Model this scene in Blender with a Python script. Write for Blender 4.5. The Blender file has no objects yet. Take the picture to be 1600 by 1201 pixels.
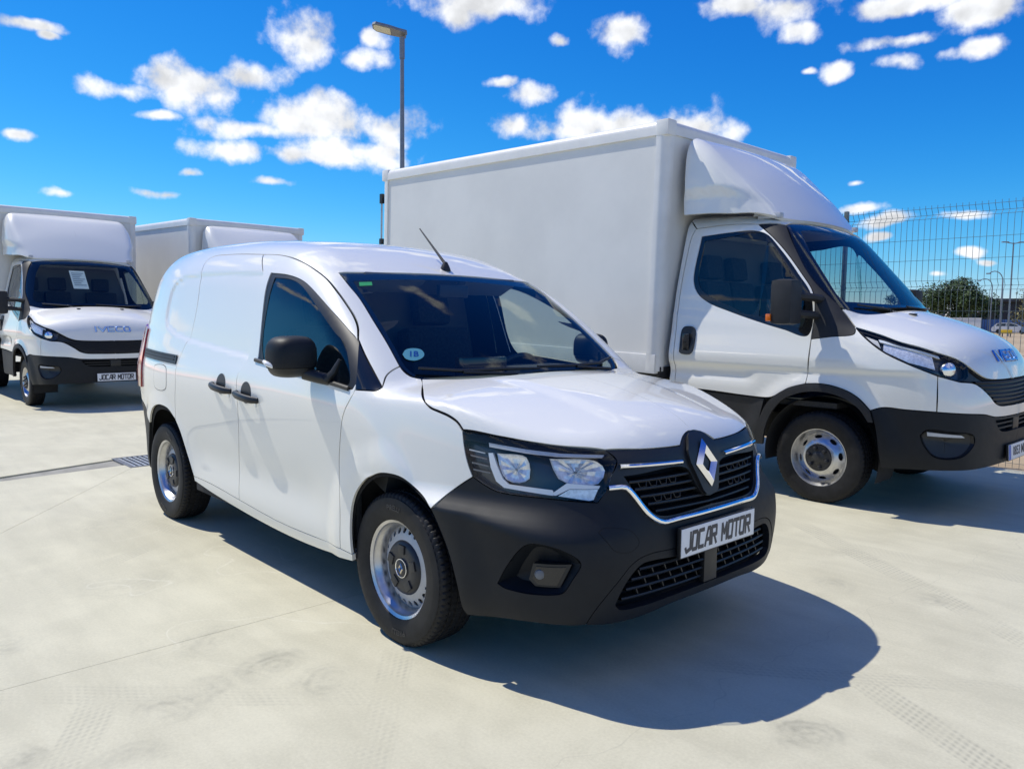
import bpy, bmesh, math, random
import numpy as np
from mathutils import Vector, Matrix, geometry
random.seed(7)
S = bpy.context.scene
COL = S.collection
R = math.radians

# ---------------------------------------------------------------- camera
cd = bpy.data.cameras.new('camera'); cam = bpy.data.objects.new('camera', cd); COL.objects.link(cam)
cd.sensor_width = 36.0; cd.lens = 27.378; cd.clip_start = 0.05; cd.clip_end = 5000
_yaw, _pitch, _roll = 2.396265, -0.085867, 0.011242
_fw = Vector((math.cos(_yaw)*math.cos(_pitch), math.sin(_yaw)*math.cos(_pitch), math.sin(_pitch)))
_r = _fw.cross(Vector((0, 0, 1))).normalized(); _u = _r.cross(_fw)
_r2 = _r*math.cos(_roll) + _u*math.sin(_roll); _u2 = _u*math.cos(_roll) - _r*math.sin(_roll)
cam.matrix_world = Matrix(((_r2.x, _u2.x, -_fw.x, 2.66289), (_r2.y, _u2.y, -_fw.y, -2.68854), (_r2.z, _u2.z, -_fw.z, 1.37701), (0, 0, 0, 1)))
S.camera = cam

# ---------------------------------------------------------------- light
SUN = Vector((-0.62, -0.22, 1.0)).normalized()
sl = bpy.data.lights.new('sun', 'SUN'); sl.energy = 5.0; sl.angle = R(0.5); sl.color = (1.0, 0.955, 0.86)
so = bpy.data.objects.new('sun', sl); COL.objects.link(so)
so.rotation_euler = (-SUN).to_track_quat('-Z', 'Y').to_euler(); so.location = (-20, -8, 30)
W = bpy.data.worlds.new('World'); S.world = W; W.use_nodes = True
W.cycles.sampling_method = 'MANUAL'; W.cycles.sample_map_resolution = 256
S.view_settings.view_transform = 'Standard'; S.view_settings.look = 'None'
S.view_settings.exposure = -0.18; S.view_settings.gamma = 1.0; S.view_settings.use_curve_mapping = False
S.cycles.max_bounces = 10; S.cycles.transparent_max_bounces = 16; S.cycles.glossy_bounces = 5
S.cycles.caustics_reflective = False; S.cycles.caustics_refractive = False

class NT:
    """tiny node-tree helper"""
    def __init__(s, nt): s.t = nt; s.n = nt.nodes; s.l = nt.links
    def new(s, ty, **kw):
        n = s.n.new(ty)
        for k, v in kw.items():
            if hasattr(n, k): setattr(n, k, v)
        return n
    def link(s, a, b): s.l.new(a, b)
    def val(s, sock, v):
        if isinstance(v, bpy.types.NodeSocket): s.l.new(v, sock)
        else: sock.default_value = v
    def math(s, op, a, b=None, c=None, clamp=False):
        n = s.n.new('ShaderNodeMath'); n.operation = op; n.use_clamp = clamp
        s.val(n.inputs[0], a)
        if b is not None: s.val(n.inputs[1], b)
        if c is not None: s.val(n.inputs[2], c)
        return n.outputs[0]
    def vmath(s, op, a, b=None):
        n = s.n.new('ShaderNodeVectorMath'); n.operation = op
        s.val(n.inputs[0], a)
        if b is not None: s.val(n.inputs[1], b)
        return n.outputs['Value'] if op in ('LENGTH', 'DOT_PRODUCT', 'DISTANCE') else n.outputs[0]
    def noise(s, vec, scale, detail=4, rough=.55, dist=0.0, lac=2.0):
        n = s.n.new('ShaderNodeTexNoise'); n.inputs['Scale'].default_value = scale
        n.inputs['Detail'].default_value = detail; n.inputs['Roughness'].default_value = rough
        n.inputs['Distortion'].default_value = dist; n.inputs['Lacunarity'].default_value = lac
        if vec is not None: s.l.new(vec, n.inputs['Vector'])
        return n.outputs['Fac']
    def sstep(s, a, b, x, to0=0.0, to1=1.0):
        n = s.n.new('ShaderNodeMapRange'); n.interpolation_type = 'SMOOTHSTEP'
        s.val(n.inputs[0], x); n.inputs[1].default_value = a; n.inputs[2].default_value = b
        n.inputs[3].default_value = to0; n.inputs[4].default_value = to1
        return n.outputs[0]
    def mix(s, f, a, b, blend='MIX'):
        n = s.n.new('ShaderNodeMix'); n.data_type = 'RGBA'; n.blend_type = blend
        s.val(n.inputs['Factor'], f); s.val(n.inputs[6], a); s.val(n.inputs[7], b)
        return n.outputs[2]

def c4(c): return (c[0], c[1], c[2], 1.0)

# ---------------------------------------------------------------- sky: Nishita plus fair-weather cumulus by direction
def build_world():
    t = NT(W.node_tree); t.n.clear()
    out = t.new('ShaderNodeOutputWorld')
    sky = t.new('ShaderNodeTexSky'); sky.sky_type = 'NISHITA'; sky.sun_disc = False
    sky.sun_elevation = math.asin(SUN.z); sky.sun_rotation = math.atan2(SUN.x, SUN.y)
    sky.altitude = 200; sky.air_density = 1.0; sky.dust_density = 0.0; sky.ozone_density = 3.0
    # deepen the blue the way the photograph renders it: one tone curve per channel, the same all over the sky
    sc_ = t.new('ShaderNodeSeparateColor'); t.link(t.vmath('MULTIPLY', sky.outputs[0], (.12, .12, .12)), sc_.inputs[0])
    cr = t.math('ADD', .002, t.math('MULTIPLY', t.math('POWER', sc_.outputs[0], 2.8), 1.15))
    cg = t.math('MULTIPLY', t.math('POWER', sc_.outputs[1], 1.35), 1.02)
    cbl = t.math('MULTIPLY', t.math('POWER', sc_.outputs[2], .80), 1.27)
    cmb = t.new('ShaderNodeCombineColor'); t.link(cr, cmb.inputs[0]); t.link(cg, cmb.inputs[1]); t.link(cbl, cmb.inputs[2])
    skyc = t.vmath('MULTIPLY', cmb.outputs[0], (1/SKY_STRENGTH, 1/SKY_STRENGTH, 1/SKY_STRENGTH))
    tc = t.new('ShaderNodeTexCoord'); d = t.vmath('NORMALIZE', tc.outputs['Generated'])
    sp = t.new('ShaderNodeSeparateXYZ'); t.link(d, sp.inputs[0])
    el = t.math('ARCSINE', sp.outputs[2]); az = t.math('ARCTAN2', sp.outputs[1], sp.outputs[0])
    cb = t.new('ShaderNodeCombineXYZ'); t.link(az, cb.inputs[0]); t.link(el, cb.inputs[1])
    # wobble the blob coordinates
    nz = t.new('ShaderNodeTexNoise'); nz.inputs['Scale'].default_value = 9; nz.inputs['Detail'].default_value = 3
    t.link(d, nz.inputs['Vector'])
    wob = t.vmath('MULTIPLY', t.vmath('SUBTRACT', nz.outputs['Color'], (.5, .5, .5)), (.05, .022, 0))
    p = t.vmath('ADD', cb.outputs[0], wob)
    f1 = t.noise(d, 20, 7, .55)
    off = t.vmath('ADD', d, (SUN.x*.010, SUN.y*.010, SUN.z*.010))
    f2 = t.noise(off, 20, 7, .55)
    g1 = t.noise(d, 13, 2, .5); g2 = t.noise(t.vmath('ADD', d, (SUN.x*.02, SUN.y*.02, SUN.z*.022)), 13, 2, .5)
    relief = t.math('ADD', t.math('MULTIPLY', t.math('SUBTRACT', f1, f2), .9), t.math('MULTIPLY', t.math('SUBTRACT', g1, g2), 1.5))
    frag = t.math('MULTIPLY', t.math('SUBTRACT', f1, .53), 2.8)
    def sector(a0, a1):
        m = None
        for a, e, ra, re in CLOUDS:
            if a + 1.4*ra < a0 or a - 1.4*ra > a1: continue
            q = t.vmath('MULTIPLY', t.vmath('SUBTRACT', p, (R(a), R(e), 0)), (1/R(ra), 1/R(re), 0))
            dd = t.vmath('LENGTH', q)
            m = dd if m is None else t.math('MINIMUM', m, dd)
        body = t.math('SUBTRACT', 1.0, m)                   # 1 in a core, 0 on the rim, negative outside
        cov = t.sstep(-.10, .66, t.math('ADD', body, frag))
        lum = t.math('SUBTRACT', t.math('ADD', 1.0, relief), t.math('MULTIPLY', t.sstep(.2, .95, body), .10))
        lum = t.math('MINIMUM', t.math('MAXIMUM', lum, .72), 1.04)
        cc = t.vmath('MULTIPLY', lum, (CLOUD_L*.965, CLOUD_L*.985, CLOUD_L*1.02))
        bg = t.new('ShaderNodeBackground'); bg.inputs[1].default_value = SKY_STRENGTH
        t.link(t.mix(cov, skyc, cc), bg.inputs[0])
        return bg.outputs[0]
    def pick(thr, lo, hi):
        ms = t.new('ShaderNodeMixShader'); t.link(t.math('GREATER_THAN', az, R(thr)), ms.inputs[0])
        t.link(lo, ms.inputs[1]); t.link(hi, ms.inputs[2]); return ms.outputs[0]
    sky_all = pick(97, pick(-45, sector(-180, -45), sector(-45, 97)), pick(137, sector(97, 137), sector(137, 180)))
    t.link(sky_all, out.inputs[0])
SKY_STRENGTH = 0.12
CLOUD_L = 1.18/SKY_STRENGTH
CLOUDS = [(159.27, 14.8, 4.45, 1.75), (163.11, 14.04, 3.3, 0.81), (155.43, 15.67, 2.82, 1.21), (161.45, 12.71, 1.57, 0.42), (150.97, 17.93, 3.79, 1.75), (148.37, 17.34, 2.05, 0.94), (147.26, 18.75, 1.28, 0.84), (151.88, 13.15, 5.6, 1.86), (146.61, 12.82, 4.46, 1.7), (156.13, 10.78, 2.92, 0.89), (149.29, 11.3, 6.24, 1.32), (155.69, 12.25, 3.67, 0.88), (151.04, 10.91, 8.28, 0.81), (168.44, 16.77, 2.17, 0.42), (167.45, 16.39, 0.88, 0.3), (169.51, 10.62, 1.24, 0.44), (167.33, 7.46, 1.22, 0.42), (160.81, 7.93, 1.6, 0.39), (159.4, 9.22, 1.11, 0.39), (154.49, 9.05, 1.58, 0.41), (140.32, 20.99, 4.73, 1.18), (142.12, 20.47, 2.1, 1.09), (129.89, 19.35, 2.17, 1.2), (133.93, 18.72, 1.16, 0.57), (138.22, 16.21, 1.17, 0.44), (135.93, 15.41, 2.23, 0.99), (137.51, 13.51, 1.71, 0.91), (130.2, 13.7, 6.71, 1.6), (124.84, 13.13, 3.51, 1.29), (134.74, 13.1, 3.18, 0.91), (122.09, 20.44, 2.9, 0.97), (117.95, 19.88, 3.67, 1.14), (112.15, 19.44, 4.98, 0.93), (107.16, 18.45, 3.43, 1.07), (117.5, 18.73, 1.39, 0.8), (111.31, 17.48, 3.93, 0.61), (107.72, 16.45, 2.35, 0.6), (111.61, 16.24, 1.91, 0.79), (115.2, 15.99, 1.35, 0.73), (117.18, 16.17, 0.56, 0.28), (113.63, 7.48, 1.52, 0.44), (113.91, 9.17, 0.63, 0.24), (111.87, 6.54, 1.65, 0.49), (107.51, 6.54, 1.68, 0.38), (112.01, 5.52, 1.05, 0.35), (107.05, 4.35, 0.96, 0.33), (108.74, 2.87, 0.83, 0.29), (105.82, 3.73, 0.63, 0.24), (-17.1, 44, 22.4, 2.29), (109.4, 26.3, 7.93, 1.41), (55.4, 30.5, 6.76, 1.44), (26.6, 39.8, 19.33, 2.97), (50.5, 27.2, 9.09, 2.35), (155.4, 52.7, 18.98, 2.25), (95.9, 8, 6.32, 0.69), (-104.5, 23.4, 8.1, 2.17), (-108.5, 10.7, 7.69, 1.68), (-137.5, 16, 4.82, 1.74), (-18.9, 33.9, 11.03, 2.37), (176.4, 59.2, 25.04, 5.29), (-104.1, 7.9, 2.88, 0.84), (-21, 26.2, 5.98, 1.41), (29.8, 26, 6.39, 2.36), (37, 35.7, 14.48, 2.83), (67.3, 7.9, 3.13, 0.73), (166.6, 37.7, 13.77, 2.86), (154.5, 44.4, 22.68, 3.48), (-79.1, 18.1, 6.68, 1.38), (-163.2, 6.8, 4.02, 1.56), (32.4, 23.5, 12.31, 1.19), (49, 8.8, 3.15, 1.32), (-24.7, 28.7, 9.04, 2.71), (26.2, 47.5, 12.01, 2.14), (-138.4, 39.9, 17.46, 2.82), (-13.5, 24.4, 9.81, 2.06), (-97.1, 23.9, 6.97, 1.19), (-71.6, 18.1, 8.26, 1.67), (141, 27.3, 12.57, 2.76), (-107.9, 6.1, 3.01, 1.12), (11.4, 28.2, 13.11, 1.52), (-10.3, 41.5, 15.62, 2.53), (-79.9, 27.6, 8.32, 2.85), (-173.1, 23.1, 6.63, 1.39), (-163.1, 48.9, 22.74, 3.02), (-151.9, 37.7, 7.9, 2.74), (-32.9, 40.4, 21.1, 2.95), (178.9, 5.6, 2.74, 1.51), (80.1, 5.3, 3.79, 1.15), (26.6, 43.9, 24.27, 2.04), (34, 33.5, 9.59, 3.08), (-174.4, 14.7, 7.92, 1.57), (-169.8, 12.1, 5.94, 1.68), (39.8, 57, 35.81, 4.48), (-21.8, 9.6, 5.3, 1.71), (21.6, 55.4, 19.17, 4.9), (168.6, 36, 8.68, 1.54), (-44.3, 57.5, 35.59, 4.08), (-3.2, 15.3, 8.97, 2.04), (-34.5, 23.9, 9.05, 1.36), (-29, 4.3, 2.38, 0.72), (-175.7, 28.5, 6.72, 2.79), (-135.8, 35.9, 17.47, 1.58), (47.9, 46.1, 18.94, 2.46), (-102.2, 34.1, 13.74, 2.27), (-114.8, 10, 7.1, 0.91), (-93.8, 19.2, 7.83, 2.15), (-107.8, 32.9, 13.78, 3.47), (168.6, 52.7, 33.54, 4.67), (-1, 52.9, 23.72, 3.84), (-127.2, 18.1, 9.97, 1.14), (-157.7, 23.2, 7.84, 1.91), (100, 44, 6, 1.8), (113, 40, 7, 1.5), (90, 51, 8, 1.8), (120, 49, 5, 1.3), (80, 42, 6, 1.5)]
build_world()
# ---------------------------------------------------------------- materials
MATS = {}
def mat(name, base, rough=.5, metal=0.0, coat=0.0, noise=None, bump=None, spec=None, ior=None):
    """Principled material; noise=(scale, amount) varies the colour, bump=(scale, strength) the relief"""
    m = bpy.data.materials.new(name); m.use_nodes = True; t = NT(m.node_tree); b = t.n['Principled BSDF']
    b.inputs['Base Color'].default_value = c4(base); b.inputs['Roughness'].default_value = rough
    b.inputs['Metallic'].default_value = metal; b.inputs['Coat Weight'].default_value = coat; b.inputs['Coat Roughness'].default_value = .02
    if spec is not None: b.inputs['Specular IOR Level'].default_value = spec
    tc = t.new('ShaderNodeTexCoord')
    if noise:
        f = t.noise(tc.outputs['Object'], noise[0], 6, .6)
        k = noise[1]
        col = t.mix(t.sstep(.3, .7, f), c4([c*(1-k) for c in base]), c4([min(1, c*(1+k*.6)) for c in base]))
        t.link(col, b.inputs['Base Color'])
        t.link(t.math('ADD', rough - .06, t.math('MULTIPLY', t.noise(tc.outputs['Object'], noise[0]*1.7, 5, .65), .14)), b.inputs['Roughness'])
    if bump:
        bn = t.new('ShaderNodeBump'); bn.inputs['Strength'].default_value = bump[1]; bn.inputs['Distance'].default_value = .002
        t.link(t.noise(tc.outputs['Object'], bump[0], 3, .6), bn.inputs['Height']); t.link(bn.outputs[0], b.inputs['Normal'])
    MATS[name] = m; return m
def glass(name, tint, refl=1.0, rough=0.0):
    m = bpy.data.materials.new(name); m.use_nodes = True; t = NT(m.node_tree); t.n.clear()
    out = t.new('ShaderNodeOutputMaterial'); mx = t.new('ShaderNodeMixShader'); tr = t.new('ShaderNodeBsdfTransparent'); gl = t.new('ShaderNodeBsdfGlossy')
    tr.inputs[0].default_value = c4(tint); gl.inputs['Roughness'].default_value = rough; gl.inputs['Color'].default_value = (1, 1, 1, 1)
    fr = t.new('ShaderNodeFresnel'); ge = t.new('ShaderNodeNewGeometry')      # a thin pane: the same from both sides
    t.link(t.math('SUBTRACT', 1.52, t.math('MULTIPLY', ge.outputs['Backfacing'], 1.52-1/1.52)), fr.inputs[0])
    t.link(t.math('MULTIPLY', fr.outputs[0], refl, clamp=True), mx.inputs[0])
    t.link(tr.outputs[0], mx.inputs[1]); t.link(gl.outputs[0], mx.inputs[2]); t.link(mx.outputs[0], out.inputs[0])
    MATS[name] = m; return m
mat('paint', (.80, .785, .715), .33, coat=1.0)
mat('paint_box', (.74, .725, .675), .42, noise=(1.6, .05), bump=(1.1, .35))
mat('alu_trim', (.76, .745, .70), .34, noise=(5, .05))
mat('bumper', (.0068, .0092, .0128), .50, noise=(14, .12), bump=(700, .12), spec=.28)
mat('plastic', (.010, .011, .0125), .42, noise=(20, .1))
mat('plastic_dull', (.013, .0135, .015), .60, noise=(9, .25))
mat('gloss_black', (.008, .009, .011), .12, coat=.3)
mat('void', (.004, .004, .005), .9)
mat('rubber', (.0100, .0100, .0112), .60, noise=(22, .35), bump=(160, .15), spec=.32)
mat('steel', (.55, .55, .56), .31, metal=.95, noise=(30, .08))
mat('chrome', (.88, .89, .91), .05, metal=1.0)
mat('silver', (.50, .50, .50), .45, metal=.25, noise=(30, .06))
mat('reflector', (.88, .89, .90), .22, metal=1.0)
mat('white_plastic', (.72, .74, .76), .25, coat=.4)
mat('cap_grey', (.020, .021, .024), .42, noise=(30, .12))
mat('plate_white', (.78, .78, .77), .35, noise=(40, .03))
mat('plate_text', (.05, .05, .055), .5)
mat('plate_blue', (.02, .12, .50), .4)
mat('red_lens', (.28, .012, .018), .12, coat=.8)
mat('amber', (.75, .16, .01), .15, coat=.6)
mat('green_tag', (.02, .30, .09), .5)
mat('sticker_blue', (.07, .27, .35), .6)
mat('paper', (.80, .83, .84), .7)
mat('paper_ink', (.25, .28, .32), .7)
mat('seat', (.040, .041, .044), .85, noise=(60, .3))
mat('dash', (.055, .058, .060), .7, noise=(30, .2))
mat('trim_grey', (.16, .165, .17), .7)
mat('galv', (.42, .44, .46), .40, metal=.7, noise=(14, .15))
mat('lamp_grey', (.22, .24, .27), .45, metal=.4, noise=(8, .12))
mat('lamp_lens', (.62, .60, .45), .3)
mat('wire', (.16, .20, .195), .45, metal=.3)
mat('underbody', (.02, .02, .021), .85, noise=(6, .3))
glass('glass', (.76, .83, .80), .75); glass('glass_side', (.64, .72, .70), 1.1); glass('lens', (.97, .98, .985), .5)

# ---------------------------------------------------------------- objects
def tag(o, label=None, cat=None, group=None, kind=None):
    if label: o['label'] = label
    if cat: o['category'] = cat
    if group: o['group'] = group
    if kind: o['kind'] = kind
    return o
def empty(name, loc=(0, 0, 0), rz=0.0, parent=None):
    o = bpy.data.objects.new(name, None); COL.objects.link(o); o.location = loc; o.rotation_euler = (0, 0, rz)
    o.empty_display_size = .2
    if parent: o.parent = parent
    return o
def obj(name, me, m=None, parent=None):
    o = bpy.data.objects.new(name, me); COL.objects.link(o); me.name = name
    if m is not None and not me.materials: me.materials.append(MATS[m] if isinstance(m, str) else m)
    if parent: o.parent = parent
    o.cycles.shadow_terminator_geometry_offset = .2; o.cycles.shadow_terminator_offset = .08
    return o
class MB:
    """collects simple solids in one mesh"""
    def __init__(s): s.v = []; s.f = []
    def add(s, vs, fs):
        n = len(s.v); s.v += [tuple(v) for v in vs]; s.f += [tuple(i + n for i in f) for f in fs]; return s
    def box(s, x0, x1, y0, y1, z0, z1, M=None, b=0.0):
        """box, with bevel b along all edges"""
        if b <= 0:
            vs = [(x, y, z) for x in (x0, x1) for y in (y0, y1) for z in (z0, z1)]
            fs = [(0, 1, 3, 2), (4, 6, 7, 5), (0, 4, 5, 1), (2, 3, 7, 6), (0, 2, 6, 4), (1, 5, 7, 3)]
        else:
            bm = bmesh.new(); bmesh.ops.create_cube(bm, size=1.0)
            for v in bm.verts: v.co = ((x0+x1)/2 + v.co.x*(x1-x0), (y0+y1)/2 + v.co.y*(y1-y0), (z0+z1)/2 + v.co.z*(z1-z0))
            bmesh.ops.bevel(bm, geom=bm.edges[:], offset=b, segments=2, profile=.7, affect='EDGES')
            bm.verts.index_update(); vs = [v.co.copy() for v in bm.verts]; fs = [tuple(v.index for v in f.verts) for f in bm.faces]; bm.free()
        if M is not None: vs = [M @ Vector(v) for v in vs]
        return s.add(vs, fs)
    def tube(s, pts, r, n=8, caps=True, closed=False, scale2=1.0, up=(0, 0, 1)):
        """sweep a circle (or ellipse: scale2 along up) along pts; r may be a list"""
        pts = [Vector(p) for p in pts]; k = len(pts); rs = r if isinstance(r, (list, tuple)) else [r]*k
        vs = []; fs = []; prev = None
        for i, p in enumerate(pts):
            a = pts[i-1] if (i > 0 or closed) else p; b = pts[(i+1) % k] if (i < k-1 or closed) else p
            t = (b - a).normalized()
            u = Vector(up) - t*t.dot(Vector(up))
            if u.length < 1e-3: u = Vector((1, 0, 0)) - t*t.x
            u.normalize(); w = t.cross(u)
            for j in range(n):
                an = 2*math.pi*j/n + math.pi/n
                vs.append(p + w*math.cos(an)*rs[i] + u*math.sin(an)*rs[i]*scale2)
        m = k if closed else k-1
        for i in range(m):
            for j in range(n):
                a = i*n + j; b = i*n + (j+1) % n; c = ((i+1) % k)*n + (j+1) % n; d = ((i+1) % k)*n + j
                fs.append((a, d, c, b))
        if caps and not closed: fs.append(tuple(range(n))); fs.append(tuple(range((k-1)*n + n-1, (k-1)*n - 1, -1)))
        return s.add(vs, fs)
    def lathe(s, prof, n=48, axis='y', c=(0, 0, 0), a0=0.0, a1=2*math.pi):
        """revolve (r, h) profile about an axis through c"""
        full = abs(a1 - a0 - 2*math.pi) < 1e-6; m = n if full else n + 1
        vs = []; fs = []
        for i in range(m):
            a = a0 + (a1-a0)*i/n; ca, sa = math.cos(a), math.sin(a)
            for r_, h in prof:
                if axis == 'y': vs.append((c[0] + r_*ca, c[1] + h, c[2] + r_*sa))
                elif axis == 'x': vs.append((c[0] + h, c[1] + r_*ca, c[2] + r_*sa))
                else: vs.append((c[0] + r_*ca, c[1] + r_*sa, c[2] + h))
        k = len(prof)
        for i in range(n):
            for j in range(k-1):
                a = i*k + j; b = ((i+1) % m)*k + j
                fs.append((a, a+1, b+1, b))
        return s.add(vs, fs)
    def prism(s, poly, h0, h1, axis='y', M=None):
        """extrude a 2D polygon along an axis ((x,z) for y, (y,z) for x, (x,y) for z)"""
        mp = {'y': lambda p, h: (p[0], h, p[1]), 'x': lambda p, h: (h, p[0], p[1]), 'z': lambda p, h: (p[0], p[1], h)}[axis]
        n = len(poly); vs = [mp(p, h0) for p in poly] + [mp(p, h1) for p in poly]
        if M is not None: vs = [M @ Vector(v) for v in vs]
        fs = [tuple(range(n)), tuple(range(2*n-1, n-1, -1))] + [(i, i+n, (i+1) % n + n, (i+1) % n) for i in range(n)]
        return s.add(vs, fs)
    def grid(s, rows, closed=False):
        """rows of points -> quads"""
        k = len(rows[0]); vs = [p for r_ in rows for p in r_]; fs = []
        for i in range(len(rows)-1):
            for j in range(k if closed else k-1):
                a = i*k + j; b = i*k + (j+1) % k
                fs.append((a, b, b+k, a+k))
        return s.add(vs, fs)
    def mesh(s, angle=35, recalc=True):
        me = bpy.data.meshes.new('m'); me.from_pydata(s.v, [], s.f); me.update()
        if recalc:
            bm = bmesh.new(); bm.from_mesh(me); bmesh.ops.remove_doubles(bm, verts=bm.verts, dist=1e-5); bmesh.ops.recalc_face_normals(bm, faces=bm.faces); bm.to_mesh(me); bm.free()
        me.polygons.foreach_set('use_smooth', [True]*len(me.polygons)); me.set_sharp_from_angle(angle=R(angle))
        return me
    def build(s, name, m, parent=None, angle=35, recalc=True): return obj(name, s.mesh(angle, recalc), m, parent)
def mirror_mesh(me):
    """copy reflected in y = 0"""
    n = me.copy()
    co = np.empty(len(me.vertices)*3); me.vertices.foreach_get('co', co); co = co.reshape(-1, 3); co[:, 1] *= -1
    nrm = None
    if me.has_custom_normals:
        nr = np.empty(len(me.loops)*3); me.corner_normals.foreach_get('vector', nr); nrm = nr.reshape(-1, 3)
    n.vertices.foreach_set('co', co.ravel()); n.flip_normals(); n.update()
    if nrm is not None:
        nrm = nrm.copy(); nrm[:, 1] *= -1; out = np.empty_like(nrm)
        # flip_normals reverses each polygon's loop order but keeps its first corner
        for p_, q_ in zip(me.polygons, n.polygons):
            vi = {me.loops[i].vertex_index: nrm[i] for i in p_.loop_indices}
            for i in q_.loop_indices: out[i] = vi[n.loops[i].vertex_index]
        n.normals_split_custom_set(out.tolist())
    return n
def mirrored(o, parent=None):
    m = obj(o.name.split('.')[0], mirror_mesh(o.data), None, parent if parent is not None else o.parent)
    return m
def text_mesh(body, size, depth=.002, bold=0.0, spacing=1.0, shear=0.0, sx=1.0):
    """letters as a mesh in the xz plane facing -y, centred"""
    cu = bpy.data.curves.new('t', 'FONT'); cu.body = body; cu.size = size; cu.extrude = depth; cu.offset = bold
    cu.align_x = 'CENTER'; cu.align_y = 'CENTER'; cu.space_character = spacing; cu.shear = shear
    o = bpy.data.objects.new('t', cu); COL.objects.link(o); bpy.context.view_layer.update()
    me = bpy.data.meshes.new_from_object(o.evaluated_get(bpy.context.evaluated_depsgraph_get()))
    bpy.data.objects.remove(o); bpy.data.curves.remove(cu)
    for v in me.vertices: v.co = (v.co.x*sx, -v.co.z, v.co.y)
    return me
def copy_tree(o, parent=None):
    c = o.copy(); COL.objects.link(c); c.parent = parent
    for ch in list(o.children): copy_tree(ch, c)
    return c

# ---------------------------------------------------------------- smooth bodies: an implicit surface that panels are laid on
def nspline(pts):
    xs = np.array([p[0] for p in pts], float); ys = np.array([p[1] for p in pts], float)
    n = len(xs); h = np.diff(xs); A = np.zeros((n, n)); b = np.zeros(n); A[0, 0] = A[-1, -1] = 1
    for i in range(1, n-1):
        A[i, i-1] = h[i-1]; A[i, i] = 2*(h[i-1]+h[i]); A[i, i+1] = h[i]
        b[i] = 6*((ys[i+1]-ys[i])/h[i]-(ys[i]-ys[i-1])/h[i-1])
    m = np.linalg.solve(A, b)
    s0 = (ys[1]-ys[0])/h[0]-h[0]*(2*m[0]+m[1])/6; s1 = (ys[-1]-ys[-2])/h[-1]+h[-1]*(m[-2]+2*m[-1])/6
    def f(x):
        x = np.asarray(x, float); i = np.clip(np.searchsorted(xs, x)-1, 0, n-2); t = x-xs[i]; hh = h[i]; u_ = hh-t
        v = (m[i]*u_**3+m[i+1]*t**3)/(6*hh)+(ys[i]/hh-m[i]*hh/6)*u_+(ys[i+1]/hh-m[i+1]*hh/6)*t
        v = np.where(x < xs[0], ys[0]+s0*(x-xs[0]), v); return np.where(x > xs[-1], ys[-1]+s1*(x-xs[-1]), v)
    return f
def smax(a, b, k):
    h = np.maximum(k-np.abs(a-b), 0)/k; return np.maximum(a, b)+h*h*k*.25
def smin(a, b, k): return -smax(-a, -b, k)
def sstep(a, b, x):
    t = np.clip((x-a)/(b-a), 0, 1); return t*t*(3-2*t)
def grad(F, P, e=2e-3):
    g = np.stack([F(P+np.array(d)*e)-F(P-np.array(d)*e) for d in ((1, 0, 0), (0, 1, 0), (0, 0, 1))], -1)
    return g/np.maximum(np.linalg.norm(g, axis=-1, keepdims=True), 1e-9)
def drop(F, B, d, off, t0, t1, n=90):
    """first point met on the level F=off coming from +d"""
    ts = np.linspace(t1, t0, n); lo = np.full(len(B), np.nan); hi = np.full(len(B), np.nan); pv = F(B+d*ts[0])-off
    pt = ts[0]
    for t in ts[1:]:
        v = F(B+d*t)-off; hit = np.isnan(lo) & (v < 0) & (pv >= 0)
        lo[hit] = t; hi[hit] = pt; pv = v; pt = t
    bad = np.isnan(lo); lo[bad] = 0; hi[bad] = 0
    for _ in range(26):
        m = (lo+hi)/2; v = F(B+d*m[:, None])-off; ins = v < 0
        lo = np.where(ins, m, lo); hi = np.where(ins, hi, m)
    return B+d*hi[:, None], bad
def crom(pts, step=.012):
    """Catmull-Rom through 3D points, resampled"""
    P = [Vector(p) for p in pts]
    if len(P) == 2:
        k = max(1, int((P[1]-P[0]).length/step)); return [P[0].lerp(P[1], i/k) for i in range(k+1)]
    out = []
    for i in range(len(P)-1):
        p0 = P[i-1] if i > 0 else P[0]*2-P[1]; p1 = P[i]; p2 = P[i+1]; p3 = P[i+2] if i+2 < len(P) else P[-1]*2-P[-2]
        # centripetal
        d1 = max((p1-p0).length**.5, 1e-4); d2 = max((p2-p1).length**.5, 1e-4); d3 = max((p3-p2).length**.5, 1e-4)
        t1 = ((p1-p0)/d1-(p2-p0)/(d1+d2)+(p2-p1)/d2)*d2; t2 = ((p2-p1)/d2-(p3-p1)/(d2+d3)+(p3-p2)/d3)*d2
        k = max(1, int((p2-p1).length/step))
        for j in range(k):
            s = j/k; s2 = s*s; s3 = s2*s
            out.append(p1*(2*s3-3*s2+1)+t1*(s3-2*s2+s)+p2*(-2*s3+3*s2)+t2*(s3-s2))
    out.append(P[-1]); return out
def chain(curves, step=.012):
    out = []
    for c in curves:
        s = crom(c, step)
        if out and (s[0]-out[-1]).length < .004: s = s[1:]
        out += s
    if (out[0]-out[-1]).length < .004: out.pop()
    return out
def inpoly(P, poly):
    x, y = P[:, 0], P[:, 1]; r_ = np.zeros(len(P), bool); n = len(poly); j = n-1
    for i in range(n):
        xi, yi = poly[i]; xj, yj = poly[j]
        if yi != yj: r_ ^= ((yi > y) != (yj > y)) & (x < (xj-xi)*(y-yi)/(yj-yi)+xi)
        j = i
    return r_
def segdist(P, poly):
    d = np.full(len(P), 9.0); n = len(poly)
    for i in range(n):
        a = poly[i]; b = poly[(i+1) % n]; ab = b-a; L = max(ab@ab, 1e-12)
        t = np.clip(((P-a)@ab)/L, 0, 1); d = np.minimum(d, np.linalg.norm(P-a-t[:, None]*ab, axis=1))
    return d
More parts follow.
